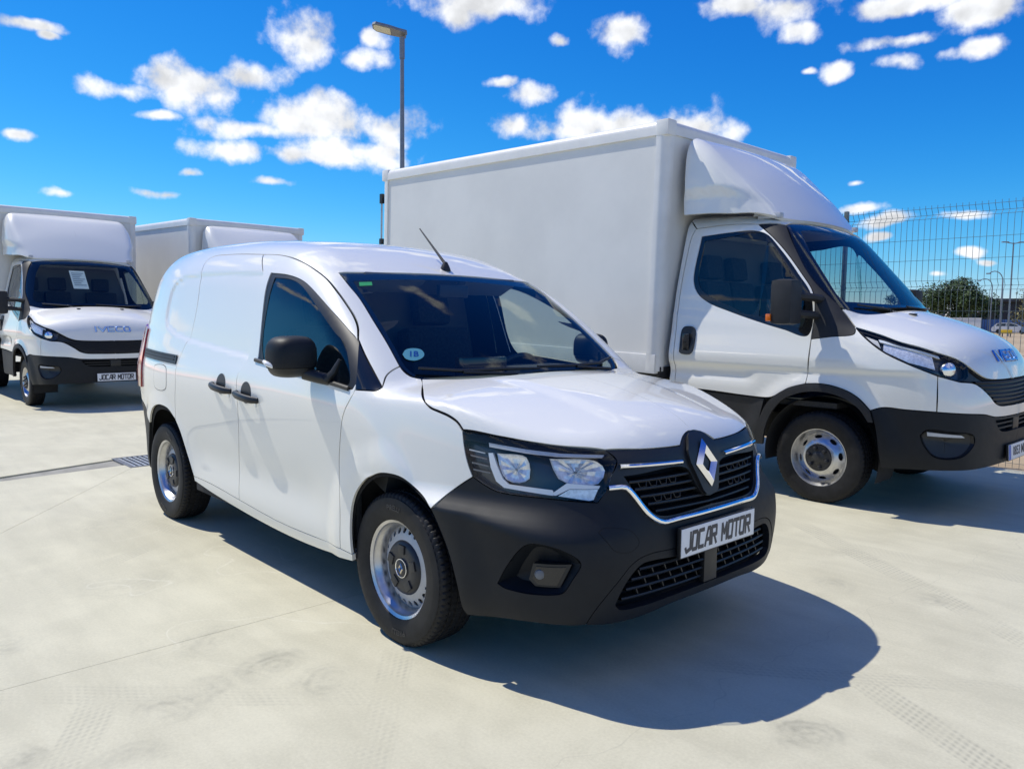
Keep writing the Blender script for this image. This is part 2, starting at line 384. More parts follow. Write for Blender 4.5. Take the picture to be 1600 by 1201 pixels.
def insetp(poly, amt, keep):
    """move polygon vertices inward by amt (ccw or cw handled); keep[i] stays"""
    n = len(poly); A = sum(poly[i][0]*poly[(i+1) % n][1]-poly[(i+1) % n][0]*poly[i][1] for i in range(n))
    sg = 1 if A > 0 else -1; out = []
    for i in range(n):
        if keep[i]: out.append(poly[i]); continue
        a = poly[i]-poly[i-1]; b = poly[(i+1) % n]-poly[i]
        na = np.array([-a[1], a[0]])/max(np.linalg.norm(a), 1e-9); nb = np.array([-b[1], b[0]])/max(np.linalg.norm(b), 1e-9)
        m = na+nb; L = np.linalg.norm(m)
        m = na if L < .3 else m/L/max(L/2, .5)
        out.append(poly[i]+sg*amt*m)
    return np.array(out)
DIRS = {'side': (0, -1, 0), 'top': (0, 0, 1), 'front': (1, 0, 0), 'roof': (0, -.7, .714), 'nose': (.75, -.66, 0), 'hood': (.35, -.1, .93), 'rear': (-1, 0, 0)}
def panel_mesh(F, outline, d, holes=(), off=0.0, inset=.002, flange=.012, step=.03, sym=False, cstep=.012, t0=None, t1=None):
    d = np.array(DIRS[d] if isinstance(d, str) else d, float); d /= np.linalg.norm(d)
    up = np.array((0, 0, 1.)) if abs(d[2]) < .9 else np.array((1., 0, 0))
    e1 = np.cross(up, d); e1 /= np.linalg.norm(e1); e2 = np.cross(d, e1); E = np.stack([e1, e2], 1)
    loops = []; P0 = None
    for k, cv in enumerate([outline]+list(holes)):
        P = np.array([tuple(p) for p in chain(cv, cstep)]); keep = (np.abs(P[:, 1]) < 1e-4) if sym else np.zeros(len(P), bool)
        P0 = P if P0 is None else P0; Q = P@E; Q = insetp(Q, inset if k == 0 else -inset, keep); loops.append(Q)
    o = loops[0]; lo = o.min(0); hi = o.max(0)
    gx = np.arange(lo[0]+step*.5, hi[0], step); gy = np.arange(lo[1]+step*.5, hi[1], step)
    G = np.stack(np.meshgrid(gx, gy), -1).reshape(-1, 2); G = G[inpoly(G, o)]
    for h in loops[1:]:
        if len(G): G = G[~inpoly(G, h)]
    for h in loops:
        if len(G): G = G[segdist(G, h) > step*.4]
    V = []; Ed = []
    for h in loops:
        n0 = len(V); n = len(h); V += [Vector(p) for p in h]; Ed += [(n0+i, n0+(i+1) % n) for i in range(n)]
    V += [Vector(p) for p in G]
    res = geometry.delaunay_2d_cdt(V, Ed, [], 0, 1e-6)
    Q = np.array([tuple(v) for v in res[0]]); T = np.array([f for f in res[2] if len(f) == 3])
    ce = Q[T].mean(1); ok = inpoly(ce, o)
    for h in loops[1:]: ok &= ~inpoly(ce, h)
    T = T[ok]
    if t0 is None:
        td = P0@d
        if np.median(np.abs(F(P0)-off)) < .07: t0, t1 = td.min()-.15, td.max()+.22
        else: t0, t1 = .2, 1.25
    P, bad = drop(F, Q@E.T, d, off, t0, t1, max(12, int((t1-t0)/.03)))
    good = ~bad[T].any(1); T = T[good]
    N = grad(F, P)
    fn = np.cross(P[T[:, 1]]-P[T[:, 0]], P[T[:, 2]]-P[T[:, 0]]); fl = (fn*N[T].mean(1)).sum(1) < 0
    T[fl] = T[fl][:, ::-1]
    if sym: P[np.abs(P[:, 1]) < 3e-4, 1] = 0.0
    verts = list(map(tuple, P)); faces = [tuple(t) for t in T]; ln = [tuple(N[i]) for t in T for i in t]
    if flange > 0:
        cnt = {}
        for t in T:
            for a, b in ((t[0], t[1]), (t[1], t[2]), (t[2], t[0])): cnt[(a, b)] = 1
        for (a, b) in list(cnt):
            if (b, a) in cnt: continue
            if sym and abs(P[a, 1]) < 1e-4 and abs(P[b, 1]) < 1e-4: continue
            ed = P[b]-P[a]; na = np.cross(ed, N[a]); L = np.linalg.norm(na)
            if L < 1e-9: continue
            na /= L; i = len(verts)
            verts += [tuple(P[a]), tuple(P[b]), tuple(P[b]-N[b]*flange), tuple(P[a]-N[a]*flange)]
            faces.append((i+1, i, i+3, i+2)); ln += [tuple(na)]*4
    if sym:
        n = len(verts); verts2 = [(x, -y, z) for x, y, z in verts]; k = 0; f2 = []; l2 = []
        for f in faces:
            L = ln[k:k+len(f)]; k += len(f)
            f2.append(tuple(i+n for i in f[::-1])); l2 += [(x, -y, z) for x, y, z in L[::-1]]
        verts += verts2; faces += f2; ln += l2
    me = bpy.data.meshes.new('p'); me.from_pydata(verts, [], faces); me.update()
    me.polygons.foreach_set('use_smooth', [True]*len(faces)); me.normals_split_custom_set(ln)
    return me
def rev(c): return c[::-1]
def join_meshes(ms):
    v = []; f = []; ln = []
    for me in ms:
        n = len(v); v += [tuple(x.co) for x in me.vertices]; f += [tuple(i+n for i in p.vertices) for p in me.polygons]
        ln += [tuple(x.vector) for x in me.corner_normals]
    out = bpy.data.meshes.new('j'); out.from_pydata(v, [], f); out.update()
    out.polygons.foreach_set('use_smooth', [True]*len(f)); out.normals_split_custom_set(ln); return out
mat('lamp_bowl', (.80, .80, .80), .32, metal=.55, noise=(60, .2)); mat('lamp_dark', (.045, .047, .052), .25, coat=.3)
mat('badge', (.26, .42, .72), .18, metal=1.0)
# ---------------------------------------------------------------- ground: sandy land, concrete yard of cast slabs
def concrete():
    m = bpy.data.materials.new('concrete'); m.use_nodes = True; t = NT(m.node_tree); b = t.n['Principled BSDF']
    tc = t.new('ShaderNodeTexCoord'); P = tc.outputs['Object']
    n1 = t.noise(P, .55, 4, .6); n2 = t.noise(P, 2.6, 6, .62, .6); n3 = t.noise(P, 85, 4, .7)
    st = t.vmath('MULTIPLY', P, (1.0, 6.0, 1)); n4 = t.noise(st, 1.1, 4, .6)
    f = t.math('ADD', t.math('ADD', t.math('MULTIPLY', n1, .25), t.math('MULTIPLY', n2, .28)), t.math('ADD', t.math('MULTIPLY', n3, .27), t.math('MULTIPLY', n4, .20)))
    col = t.mix(t.sstep(.36, .64, f), (.465, .440, .325, 1), (.600, .570, .430, 1))
    # scrubbed spots where wheels turned on the spot: fans of concentric arcs
    dark = None
    warp = t.math('MULTIPLY', t.math('SUBTRACT', t.noise(P, 5, 3, .6), .5), .12)
    rub = t.sstep(.30, .66, t.noise(P, 11.0, 6, .72))
    for cx, cy, r0, k, ang in ((1.538, -.275, .17, .9, 150), (1.278, 1.411, .16, .6, 20), (.879, 1.235, .17, .5, 80), (-.128, -1.348, .19, .8, 200), (-.064, -1.806, .17, .7, 120), (-.138, -1.657, .15, .7, 60), (-.515, -1.42, .22, .45, 230), (.11, -1.243, .20, .55, 250), (.738, 1.81, .22, .45, 100), (-.066, -2.254, .14, .8, 40), (.187, -1.995, .16, .5, 170), (-1.1, -2.09, .20, .55, 300), (-1.6, -1.5, .35, .3, 10), (-2.7, -1.2, .35, .3, 190)):
        q = t.vmath('SUBTRACT', P, (cx, cy, 0)); d = t.math('ADD', t.vmath('LENGTH', q), warp)
        rings = t.math('ADD', .62, t.math('MULTIPLY', t.math('SINE', t.math('MULTIPLY', t.math('ADD', d, t.math('MULTIPLY', n2, .10)), 135)), .18))
        fan = t.sstep(-r0*.7, r0*.5, t.vmath('DOT_PRODUCT', q, (math.cos(R(ang)), math.sin(R(ang)), 0)))
        v = t.math('MULTIPLY', t.math('MULTIPLY', t.math('MULTIPLY', t.sstep(r0, r0*.45, d), rings), fan), k); dark = v if dark is None else t.math('MAXIMUM', dark, v)
    dark = t.math('MULTIPLY', dark, t.math('ADD', .15, t.math('MULTIPLY', rub, .95)))
    # tyre tracks: bundles of fine parallel lines
    for x0, y0, x1, y1, w, k in ((.209, 2.278, 1.766, 1.19, .085, .55), (1.463, .273, 2.4, -.24, .075, .6), (1.0, -.065, 2.1, .80, .06, .4), (.9, -1.62, .10, -.96, .07, .45), (-2.139, -1.163, -1.5, -2.1, .07, .35), (.5, 2.03, 2.2, 2.19, .08, .3), (-.9, -2.6, .4, -1.1, .08, .30), (-3.6, -1.4, -2.2, -.9, .08, .3), (-.31, -1.945, .8, -2.5, .08, .4)):
        dx, dy = x1-x0, y1-y0; L = math.hypot(dx, dy); dx /= L; dy /= L
        q = t.vmath('SUBTRACT', P, ((x0+x1)/2, (y0+y1)/2, 0)); u = t.vmath('DOT_PRODUCT', q, (dx, dy, 0)); v = t.vmath('DOT_PRODUCT', q, (-dy, dx, 0))
        v = t.math('ADD', v, t.math('MULTIPLY', t.math('SUBTRACT', n1, .5), .10))
        lines = t.math('ADD', .5, t.math('MULTIPLY', t.math('SINE', t.math('MULTIPLY', v, 260)), .5))
        tread = t.math('ADD', .65, t.math('MULTIPLY', t.math('SINE', t.math('ADD', t.math('MULTIPLY', u, 210), t.math('MULTIPLY', v, 120))), .35))
        band = t.math('MULTIPLY', t.sstep(w, w*.8, t.math('ABSOLUTE', v)), t.sstep(L*.62, L*.40, t.math('ABSOLUTE', u)))
        v2 = t.math('MULTIPLY', t.math('MULTIPLY', band, t.math('MULTIPLY', t.math('ADD', .25, t.math('MULTIPLY', lines, .75)), tread)), t.math('MULTIPLY', t.sstep(.36, .60, n2), k))
        dark = t.math('MAXIMUM', dark, v2)
    patch = t.sstep(.50, .70, t.noise(t.vmath('MULTIPLY', P, (1.0, 2.6, 1)), 1.7, 4, .62))
    dark = t.math('ADD', dark, t.math('MULTIPLY', patch, .10))
    col = t.mix(t.math('MULTIPLY', dark, 1.0, clamp=True), col, (.27, .26, .205, 1))
    # pale dried-water edges on the slab beside the sliding door
    cn = t.noise(t.vmath('ADD', P, (3.1, .4, 0)), 1.25, 2, .55)
    ln = t.math('SUBTRACT', 1.0, t.math('DIVIDE', t.math('ABSOLUTE', t.math('SUBTRACT', cn, .47)), .006), clamp=True)
    reg = t.sstep(1.25, .7, t.vmath('LENGTH', t.vmath('MULTIPLY', t.vmath('SUBTRACT', P, (-1.25, -.95, 0)), (.8, 1.2, 0))))
    col = t.mix(t.math('MULTIPLY', t.math('MULTIPLY', t.math('MULTIPLY', ln, reg), rub), .42), col, (.74, .72, .62, 1))
    # small dark specks
    vo = t.new('ShaderNodeTexVoronoi'); vo.inputs['Scale'].default_value = 2.3; t.link(P, vo.inputs['Vector'])
    spk = t.sstep(.020, .010, vo.outputs['Distance']); col = t.mix(t.math('MULTIPLY', spk, .7), col, (.08, .075, .06, 1))
    # hairline cracks
    cr = t.new('ShaderNodeTexVoronoi'); cr.feature = 'DISTANCE_TO_EDGE'; cr.inputs['Scale'].default_value = .16; t.link(t.vmath('ADD', P, t.vmath('MULTIPLY', t.vmath('SUBTRACT', (0, 0, 0), (0, 0, 0)), (0, 0, 0))), cr.inputs['Vector'])
    wv = t.new('ShaderNodeTexNoise'); wv.inputs['Scale'].default_value = 3; t.link(P, wv.inputs['Vector'])
    t.link(t.vmath('ADD', P, t.vmath('MULTIPLY', wv.outputs['Color'], (.35, .35, 0))), cr.inputs['Vector'])
    col = t.mix(t.math('MULTIPLY', t.sstep(.0006, .0002, cr.outputs['Distance']), .15), col, (.22, .21, .18, 1))
    t.link(col, b.inputs['Base Color'])
    t.link(t.math('ADD', .52, t.math('MULTIPLY', n2, .25)), b.inputs['Roughness']); b.inputs['Specular IOR Level'].default_value = .35
    bn = t.new('ShaderNodeBump'); bn.inputs['Strength'].default_value = .15; bn.inputs['Distance'].default_value = .004
    t.link(t.math('ADD', n3, t.math('MULTIPLY', n2, .6)), bn.inputs['Height']); t.link(bn.outputs[0], b.inputs['Normal'])
    MATS['concrete'] = m
concrete()
def sand():
    m = bpy.data.materials.new('sand'); m.use_nodes = True; t = NT(m.node_tree); b = t.n['Principled BSDF']
    tc = t.new('ShaderNodeTexCoord'); P = tc.outputs['Object']
    f = t.math('ADD', t.math('MULTIPLY', t.noise(P, .05, 5, .6), .5), t.math('MULTIPLY', t.noise(P, 1.4, 5, .65), .5))
    col = t.mix(t.sstep(.36, .62, f), (.30, .22, .13, 1), (.46, .36, .23, 1))
    col = t.mix(t.sstep(.56, .68, t.noise(P, .022, 4, .6)), col, (.20, .20, .09, 1))
    t.link(col, b.inputs['Base Color']); b.inputs['Roughness'].default_value = .95
    MATS['sand'] = m
sand()
mat('joint', (.07, .068, .06), .95); mat('channel', (.30, .29, .25), .85, noise=(5, .25)); mat('iron', (.17, .18, .20), .5, metal=.5, noise=(18, .2))
G = MB().add([(-2500, -2500, -.06), (2500, -2500, -.06), (2500, 2500, -.06), (-2500, 2500, -.06)], [(0, 1, 2, 3)]).build('ground', 'sand'); tag(G, kind='structure')
Y = MB().add([(-60, -60, -.022), (30, -60, -.022), (30, 5.70, -.022), (-60, 5.70, -.022)], [(0, 1, 2, 3)]).build('concrete_yard', 'joint'); tag(Y, kind='structure')
def slab(poly):
    P = np.array(poly, float); q = insetp(P, .0013, [False]*len(P))
    MB().prism([tuple(p) for p in q], -.02, 0.0, 'z').build('slab', 'concrete', Y)
CH = [(-4.93, -60), (-4.93, -1.48), (-5.10, -.53)]          # near edge of the drain channel
slab([(-.60, -60), (8, -60), (8, 5.7), (-.64, 5.7), (-.60, -3.6)]); slab([(8, -60), (30, -60), (30, 5.7), (8, 5.7)])
slab([(-.60, -3.6), (-.64, 5.7), (-5.05, 5.7), (-5.05, -.20), (-4.70, -.20), (-4.70, -.51)])
slab([(-.60, -60), (-.60, -3.6), (-4.70, -.51), (-4.86, -.53), (-4.75, -1.5), (-4.75, -60)])
slab([(-9.4, -60), (-4.95, -60), (-4.95, -1.48), (-5.22, -.50), (-5.25, -.2), (-5.25, 5.7), (-9.4, 5.7)])
slab([(-16, -60), (-9.4, -60), (-9.4, 5.7), (-16, 5.7)]); slab([(-60, -60), (-16, -60), (-16, 5.7), (-60, 5.7)])
MB().add([(-4.97, -60, -.014), (-4.73, -60, -.014), (-4.73, -1.5, -.014), (-4.84, -.53, -.012), (-5.24, -.50, -.012), (-4.97, -1.48, -.014)], [(0, 1, 2, 3, 4, 5)]).build('drain_channel', 'channel', Y)
# drain grate at the end of the channel
gr = empty('drain_grate', (-4.98, -.36, 0)); tag(gr, 'small dark metal drain grate with pale bars let into the concrete behind the van', 'drain')
for a, b, c, d in ((-.29, .29, -.17, -.135), (-.29, .29, .135, .17), (-.29, -.255, -.135, .135), (.255, .29, -.135, .135)): MB().box(a, b, c, d, -.02, .004).build('grate_frame', 'iron', gr)
MB().box(-.255, .255, -.135, .135, -.021, -.016).build('grate_pit', 'void', gr)
for k in range(6): 
    y0 = -.115+k*.046; MB().box(-.255, .255, y0-.013, y0+.013, -.012, .003, None, .002).build('grate_bar', 'galv', gr)
# ---------------------------------------------------------------- van: shut lines and edges measured on its right half (metres; front axle at x=0)
CUR = {
 'slide_rear': [(-2.315, -0.770, 1.648), (-2.252, -0.841, 1.417), (-2.268, -0.883, 1.227), (-2.293, -0.894, 1.186), (-2.332, -0.917, 1.109), (-2.349, -0.932, 1.036), (-2.344, -0.941, 0.936), (-2.382, -0.933, 0.811), (-2.398, -0.928, 0.707)],
 'archR_front': [(-2.398, -0.928, 0.707), (-2.348, -0.923, 0.651), (-2.310, -0.918, 0.595), (-2.247, -0.908, 0.483), (-2.184, -0.899, 0.370)],
 'slide_top': [(-2.315, -0.770, 1.648), (-2.341, -0.740, 1.695), (-2.338, -0.717, 1.724), (-2.270, -0.698, 1.742), (-2.101, -0.695, 1.742), (-1.915, -0.694, 1.736), (-1.593, -0.696, 1.718)],
 'door_top': [(-1.593, -0.696, 1.718), (-1.426, -0.692, 1.708), (-1.258, -0.697, 1.685), (-1.122, -0.705, 1.655), (-0.966, -0.716, 1.609), (-0.805, -0.734, 1.552), (-0.667, -0.751, 1.483), (-0.569, -0.761, 1.422), (-0.491, -0.770, 1.368), (-0.434, -0.789, 1.322), (-0.385, -0.819, 1.271)],
 'B': [(-1.593, -0.696, 1.718), (-1.389, -0.801, 1.555), (-1.370, -0.849, 1.381), (-1.364, -0.899, 1.155), (-1.375, -0.909, 1.121), (-1.424, -0.924, 1.074), (-1.436, -0.934, 1.028), (-1.420, -0.940, 0.897), (-1.452, -0.922, 0.724), (-1.520, -0.893, 0.533), (-1.525, -0.894, 0.340)],
 'A': [(-0.385, -0.819, 1.271), (-0.309, -0.876, 1.162), (-0.257, -0.915, 1.058), (-0.272, -0.928, 1.021), (-0.300, -0.937, 0.977), (-0.325, -0.940, 0.924), (-0.347, -0.936, 0.851), (-0.384, -0.922, 0.715), (-0.385, -0.920, 0.525), (-0.401, -0.909, 0.322)],
 'bot_slide': [(-2.184, -0.899, 0.370), (-1.940, -0.895, 0.366), (-1.734, -0.895, 0.355), (-1.525, -0.894, 0.340)],
 'bot_door': [(-1.525, -0.894, 0.340), (-1.047, -0.891, 0.312), (-0.683, -0.891, 0.314), (-0.401, -0.909, 0.322)],
 'bot_fender': [(-0.401, -0.909, 0.322), (-0.303, -0.908, 0.318)],
 'sill_bot': [(-2.176, -0.896, 0.343), (-1.888, -0.890, 0.310), (-1.082, -0.875, 0.255), (-0.649, -0.877, 0.259), (-0.310, -0.901, 0.286)],
 'tri_front': [(-0.385, -0.819, 1.271), (-0.308, -0.834, 1.208), (-0.219, -0.845, 1.137), (-0.138, -0.856, 1.074)],
 'tri_bot': [(-0.138, -0.856, 1.074), (-0.142, -0.876, 1.061), (-0.184, -0.896, 1.059), (-0.257, -0.915, 1.058)],
 'seam': [(-0.138, -0.856, 1.074), (-0.170, -0.815, 1.117), (-0.183, -0.777, 1.140), (-0.195, -0.725, 1.157)],
 'ws_side': [(-0.825, -0.658, 1.590), (-0.702, -0.674, 1.523), (-0.602, -0.677, 1.460), (-0.449, -0.697, 1.354), (-0.312, -0.711, 1.252), (-0.195, -0.725, 1.157)],
 'ws_corner': [(-0.195, -0.725, 1.157), (-0.166, -0.721, 1.133), (-0.142, -0.704, 1.114), (-0.116, -0.665, 1.103)],
 'hood_side': [(-0.116, -0.665, 1.103), (-0.009, -0.739, 1.072), (0.144, -0.838, 1.035), (0.179, -0.839, 1.015), (0.224, -0.831, 1.003), (0.272, -0.821, 0.990), (0.318, -0.813, 0.969), (0.350, -0.810, 0.939)],
 'hood_front': [(0.350, -0.810, 0.939), (0.501, -0.755, 0.928), (0.612, -0.696, 0.917), (0.705, -0.621, 0.906), (0.799, -0.493, 0.891)],
 'hood_front2': [(0.799, -0.493, 0.891), (0.845, -0.345, 0.884), (0.865, -0.211, 0.879), (0.871, -0.123, 0.878)],
 'notch': [(0.871, -0.123, 0.878), (0.849, -0.072, 0.909), (0.836, -0.018, 0.923), (0.835, 0.000, 0.925)],
 'hl_right': [(0.799, -0.493, 0.891), (0.836, -0.466, 0.854), (0.842, -0.501, 0.804), (0.842, -0.534, 0.747), (0.832, -0.568, 0.710)],
 'hl_bottom': [(0.832, -0.568, 0.710), (0.687, -0.699, 0.720), (0.576, -0.756, 0.722), (0.513, -0.780, 0.728), (0.459, -0.797, 0.748), (0.414, -0.810, 0.770)],
 'hl_left': [(0.414, -0.810, 0.770), (0.387, -0.814, 0.823), (0.368, -0.814, 0.875), (0.350, -0.810, 0.939)],
 'bump_fender': [(0.414, -0.810, 0.770), (0.363, -0.828, 0.734), (0.314, -0.852, 0.694), (0.274, -0.904, 0.633)],
 'archF': [(0.274, -0.904, 0.633), (0.216, -0.896, 0.667), (0.147, -0.893, 0.696), (0.083, -0.910, 0.727), (0.013, -0.925, 0.734), (-0.063, -0.928, 0.722), (-0.130, -0.933, 0.696), (-0.199, -0.930, 0.649), (-0.253, -0.925, 0.593), (-0.287, -0.920, 0.529), (-0.305, -0.916, 0.439), (-0.304, -0.911, 0.336), (-0.303, -0.908, 0.318)],
 'bump_arch': [(0.274, -0.904, 0.633), (0.302, -0.897, 0.587), (0.355, -0.884, 0.486), (0.396, -0.874, 0.367), (0.410, -0.853, 0.263), (0.421, -0.840, 0.240)],
 'bump_bot': [(0.421, -0.840, 0.240), (0.690, -0.776, 0.276), (0.850, -0.641, 0.277), (0.880, -0.553, 0.265), (0.911, -0.405, 0.265), (0.933, -0.235, 0.281), (0.941, 0.000, 0.285)],
 'chromeU': [(0.842, -0.528, 0.760), (0.869, -0.462, 0.758), (0.884, -0.435, 0.730), (0.915, -0.389, 0.662), (0.929, -0.358, 0.635), (0.938, -0.319, 0.618), (0.944, -0.226, 0.618), (0.951, 0.000, 0.618)],
 'fog': [(0.579, -0.825, 0.401), (0.618, -0.817, 0.472), (0.680, -0.803, 0.552), (0.715, -0.788, 0.572), (0.791, -0.743, 0.564), (0.845, -0.694, 0.532), (0.857, -0.680, 0.509), (0.839, -0.702, 0.456), (0.813, -0.723, 0.405), (0.780, -0.747, 0.394), (0.612, -0.816, 0.389)],
 'lowg': [(0.904, -0.541, 0.341), (0.915, -0.526, 0.384), (0.929, -0.492, 0.439), (0.941, -0.441, 0.479), (0.949, -0.386, 0.484), (0.960, -0.254, 0.477), (0.968, 0.000, 0.474)],
 'lowg_b': [(0.950, 0.000, 0.323), (0.942, -0.249, 0.318), (0.924, -0.423, 0.313), (0.906, -0.521, 0.320), (0.904, -0.541, 0.341)],
 'win': [(-1.336, -0.776, 1.600), (-1.144, -0.774, 1.583), (-0.960, -0.781, 1.543), (-0.741, -0.812, 1.459), (-0.587, -0.825, 1.383), (-0.460, -0.827, 1.311), (-0.375, -0.832, 1.254), (-0.269, -0.907, 1.081), (-0.276, -0.916, 1.062), (-0.414, -0.918, 1.072), (-1.238, -0.903, 1.137)],
 'rail': [(-3.035, -0.879, 1.135), (-2.358, -0.916, 1.116), (-2.358, -0.929, 1.056), (-2.995, -0.898, 1.075)],
 'fuel': [(-2.766, -0.927, 1.030), (-2.535, -0.931, 1.043), (-2.523, -0.939, 0.891), (-2.763, -0.932, 0.872)],
 'chrome_strip': [(0.843, -0.474, 0.832), (0.875, -0.343, 0.828), (0.895, -0.141, 0.817)],
 'insert': [(0.850, -0.641, 0.277), (0.871, -0.623, 0.324), (0.894, -0.589, 0.376), (0.918, -0.539, 0.436), (0.931, -0.492, 0.483), (0.939, -0.447, 0.504), (0.948, -0.383, 0.513), (0.958, -0.275, 0.510), (0.967, 0.000, 0.512)],
 'tow': [(0.873, -0.605, 0.614), (0.894, -0.587, 0.585), (0.909, -0.561, 0.550), (0.920, -0.527, 0.537), (0.930, -0.485, 0.538), (0.932, -0.452, 0.563), (0.918, -0.480, 0.606), (0.893, -0.544, 0.624), (0.874, -0.586, 0.625), (0.873, -0.605, 0.614)],
 'bump_bot_a': [(0.421, -0.840, 0.240), (0.690, -0.776, 0.276), (0.850, -0.641, 0.277)],
 'bump_bot_b': [(0.850, -0.641, 0.277), (0.880, -0.553, 0.265), (0.911, -0.405, 0.265), (0.933, -0.235, 0.281), (0.941, 0.000, 0.285)],
 'hood_rear': [(-0.116, -0.665, 1.103), (-0.082, -0.581, 1.100), (-0.028, -0.497, 1.101), (0.025, -0.373, 1.106), (0.049, -0.228, 1.111), (0.050, 0.000, 1.116)],
 'header': [(-0.796, 0.000, 1.608), (-0.799, -0.200, 1.607), (-0.804, -0.400, 1.602), (-0.813, -0.550, 1.597), (-0.825, -0.658, 1.590)],
 'archR_rear': [(-2.398, -0.928, 0.707), (-2.500, -0.936, 0.764), (-2.609, -0.941, 0.779), (-2.720, -0.939, 0.768), (-2.820, -0.930, 0.735), (-2.900, -0.918, 0.685), (-2.965, -0.904, 0.620)],
 'rear_low': [(-2.965, -0.904, 0.620), (-3.020, -0.900, 0.660), (-3.100, -0.881, 0.710), (-3.340, -0.831, 0.760)],
 'rear_arch_low': [(-2.965, -0.904, 0.620), (-3.030, -0.888, 0.520), (-3.080, -0.877, 0.400), (-3.090, -0.860, 0.280)],
 'rear_edge': [(-3.340, -0.831, 0.760), (-3.350, -0.836, 1.000), (-3.335, -0.781, 1.250), (-3.280, -0.734, 1.500), (-3.200, -0.683, 1.680), (-3.200, -0.550, 1.781), (-3.220, -0.300, 1.812), (-3.230, 0.000, 1.814)],
 'rear_edge_low': [(-3.340, -0.831, 0.760), (-3.335, -0.810, 0.500), (-3.300, -0.805, 0.280)],
 'roof_mid': [(-3.230, 0.000, 1.814), (-2.800, 0.000, 1.865), (-2.300, 0.000, 1.864), (-1.800, 0.000, 1.845), (-1.400, 0.000, 1.810), (-1.100, 0.000, 1.746), (-0.950, 0.000, 1.686), (-0.796, 0.000, 1.608)],
 'front_mid_grille': [(0.835, 0.000, 0.925), (0.887, 0.000, 0.850), (0.917, 0.000, 0.750), (0.935, 0.000, 0.680), (0.951, 0.000, 0.618)],
 'front_mid_bump': [(0.951, 0.000, 0.618), (0.962, 0.000, 0.560), (0.967, 0.000, 0.512)],
 'front_mid_ins': [(0.967, 0.000, 0.512), (0.968, 0.000, 0.474)],
 'front_mid_low': [(0.950, 0.000, 0.323), (0.941, 0.000, 0.285)],
 'hood_mid': [(0.835, 0.000, 0.925), (0.704, 0.000, 0.994), (0.573, 0.000, 1.031), (0.442, 0.000, 1.062), (0.312, 0.000, 1.085), (0.181, 0.000, 1.102), (0.050, 0.000, 1.116)],
 'hl_to_chrome': [(0.832, -0.568, 0.710), (0.842, -0.528, 0.760)],
 'ws_base': [(-0.195, -0.725, 1.157), (-0.150, -0.700, 1.121), (-0.100, -0.620, 1.087), (-0.060, -0.450, 1.068), (-0.045, -0.200, 1.070), (-0.040, 0.000, 1.069)],
 'ws_mid': [(-0.040, 0.000, 1.069), (-0.200, 0.000, 1.205), (-0.400, 0.000, 1.355), (-0.600, 0.000, 1.489), (-0.720, 0.000, 1.564), (-0.796, 0.000, 1.608)]}
BITS = {
 'hl_guide': [(0.462, -0.775, 0.865), (0.479, -0.768, 0.867), (0.502, -0.765, 0.819), (0.528, -0.760, 0.775), (0.551, -0.752, 0.756), (0.699, -0.669, 0.748), (0.705, -0.667, 0.738), (0.703, -0.670, 0.728), (0.536, -0.760, 0.742), (0.503, -0.771, 0.763), (0.477, -0.776, 0.812)],
 'hl_guide_end': [(0.705, -0.666, 0.741), (0.736, -0.632, 0.774), (0.813, -0.534, 0.764), (0.812, -0.541, 0.753), (0.746, -0.627, 0.754), (0.713, -0.663, 0.729), (0.704, -0.669, 0.729)],
 'hl_brow': [(0.459, -0.770, 0.903), (0.597, -0.705, 0.889), (0.697, -0.629, 0.879), (0.792, -0.490, 0.871), (0.794, -0.502, 0.863), (0.696, -0.640, 0.868), (0.597, -0.711, 0.875), (0.464, -0.772, 0.888)],
 'hl_bowl_outer': [(0.489, -0.754, 0.865), (0.593, -0.701, 0.858), (0.614, -0.700, 0.815), (0.616, -0.705, 0.782), (0.584, -0.726, 0.763), (0.535, -0.748, 0.771), (0.510, -0.755, 0.806)],
 'hl_bowl_inner': [(0.663, -0.650, 0.857), (0.773, -0.509, 0.845), (0.798, -0.492, 0.813), (0.796, -0.526, 0.768), (0.727, -0.622, 0.772), (0.702, -0.641, 0.787), (0.683, -0.649, 0.819)],
 'hl_signal': [(0.720, -0.659, 0.728), (0.747, -0.629, 0.752), (0.812, -0.545, 0.752), (0.810, -0.566, 0.716), (0.802, -0.578, 0.713)],
 'hl_rib0': [(0.381, -0.803, 0.873), (0.449, -0.781, 0.865), (0.450, -0.781, 0.861), (0.383, -0.803, 0.868)],
 'hl_rib1': [(0.389, -0.803, 0.852), (0.458, -0.780, 0.844), (0.459, -0.780, 0.840), (0.391, -0.803, 0.847)],
 'hl_rib2': [(0.398, -0.803, 0.825), (0.467, -0.780, 0.818), (0.468, -0.780, 0.814), (0.399, -0.803, 0.820)],
 'hl_rib3': [(0.406, -0.803, 0.800), (0.475, -0.779, 0.793), (0.477, -0.779, 0.789), (0.407, -0.803, 0.795)],
 'sticker': [(-0.246, -0.676, 1.207), (-0.266, -0.645, 1.226), (-0.268, -0.601, 1.232), (-0.255, -0.567, 1.225), (-0.230, -0.567, 1.205), (-0.211, -0.599, 1.187), (-0.208, -0.644, 1.179), (-0.223, -0.675, 1.188)],
 'green': [(-0.725, -0.605, 1.545), (-0.723, -0.532, 1.550), (-0.694, -0.547, 1.531), (-0.694, -0.621, 1.525)]}
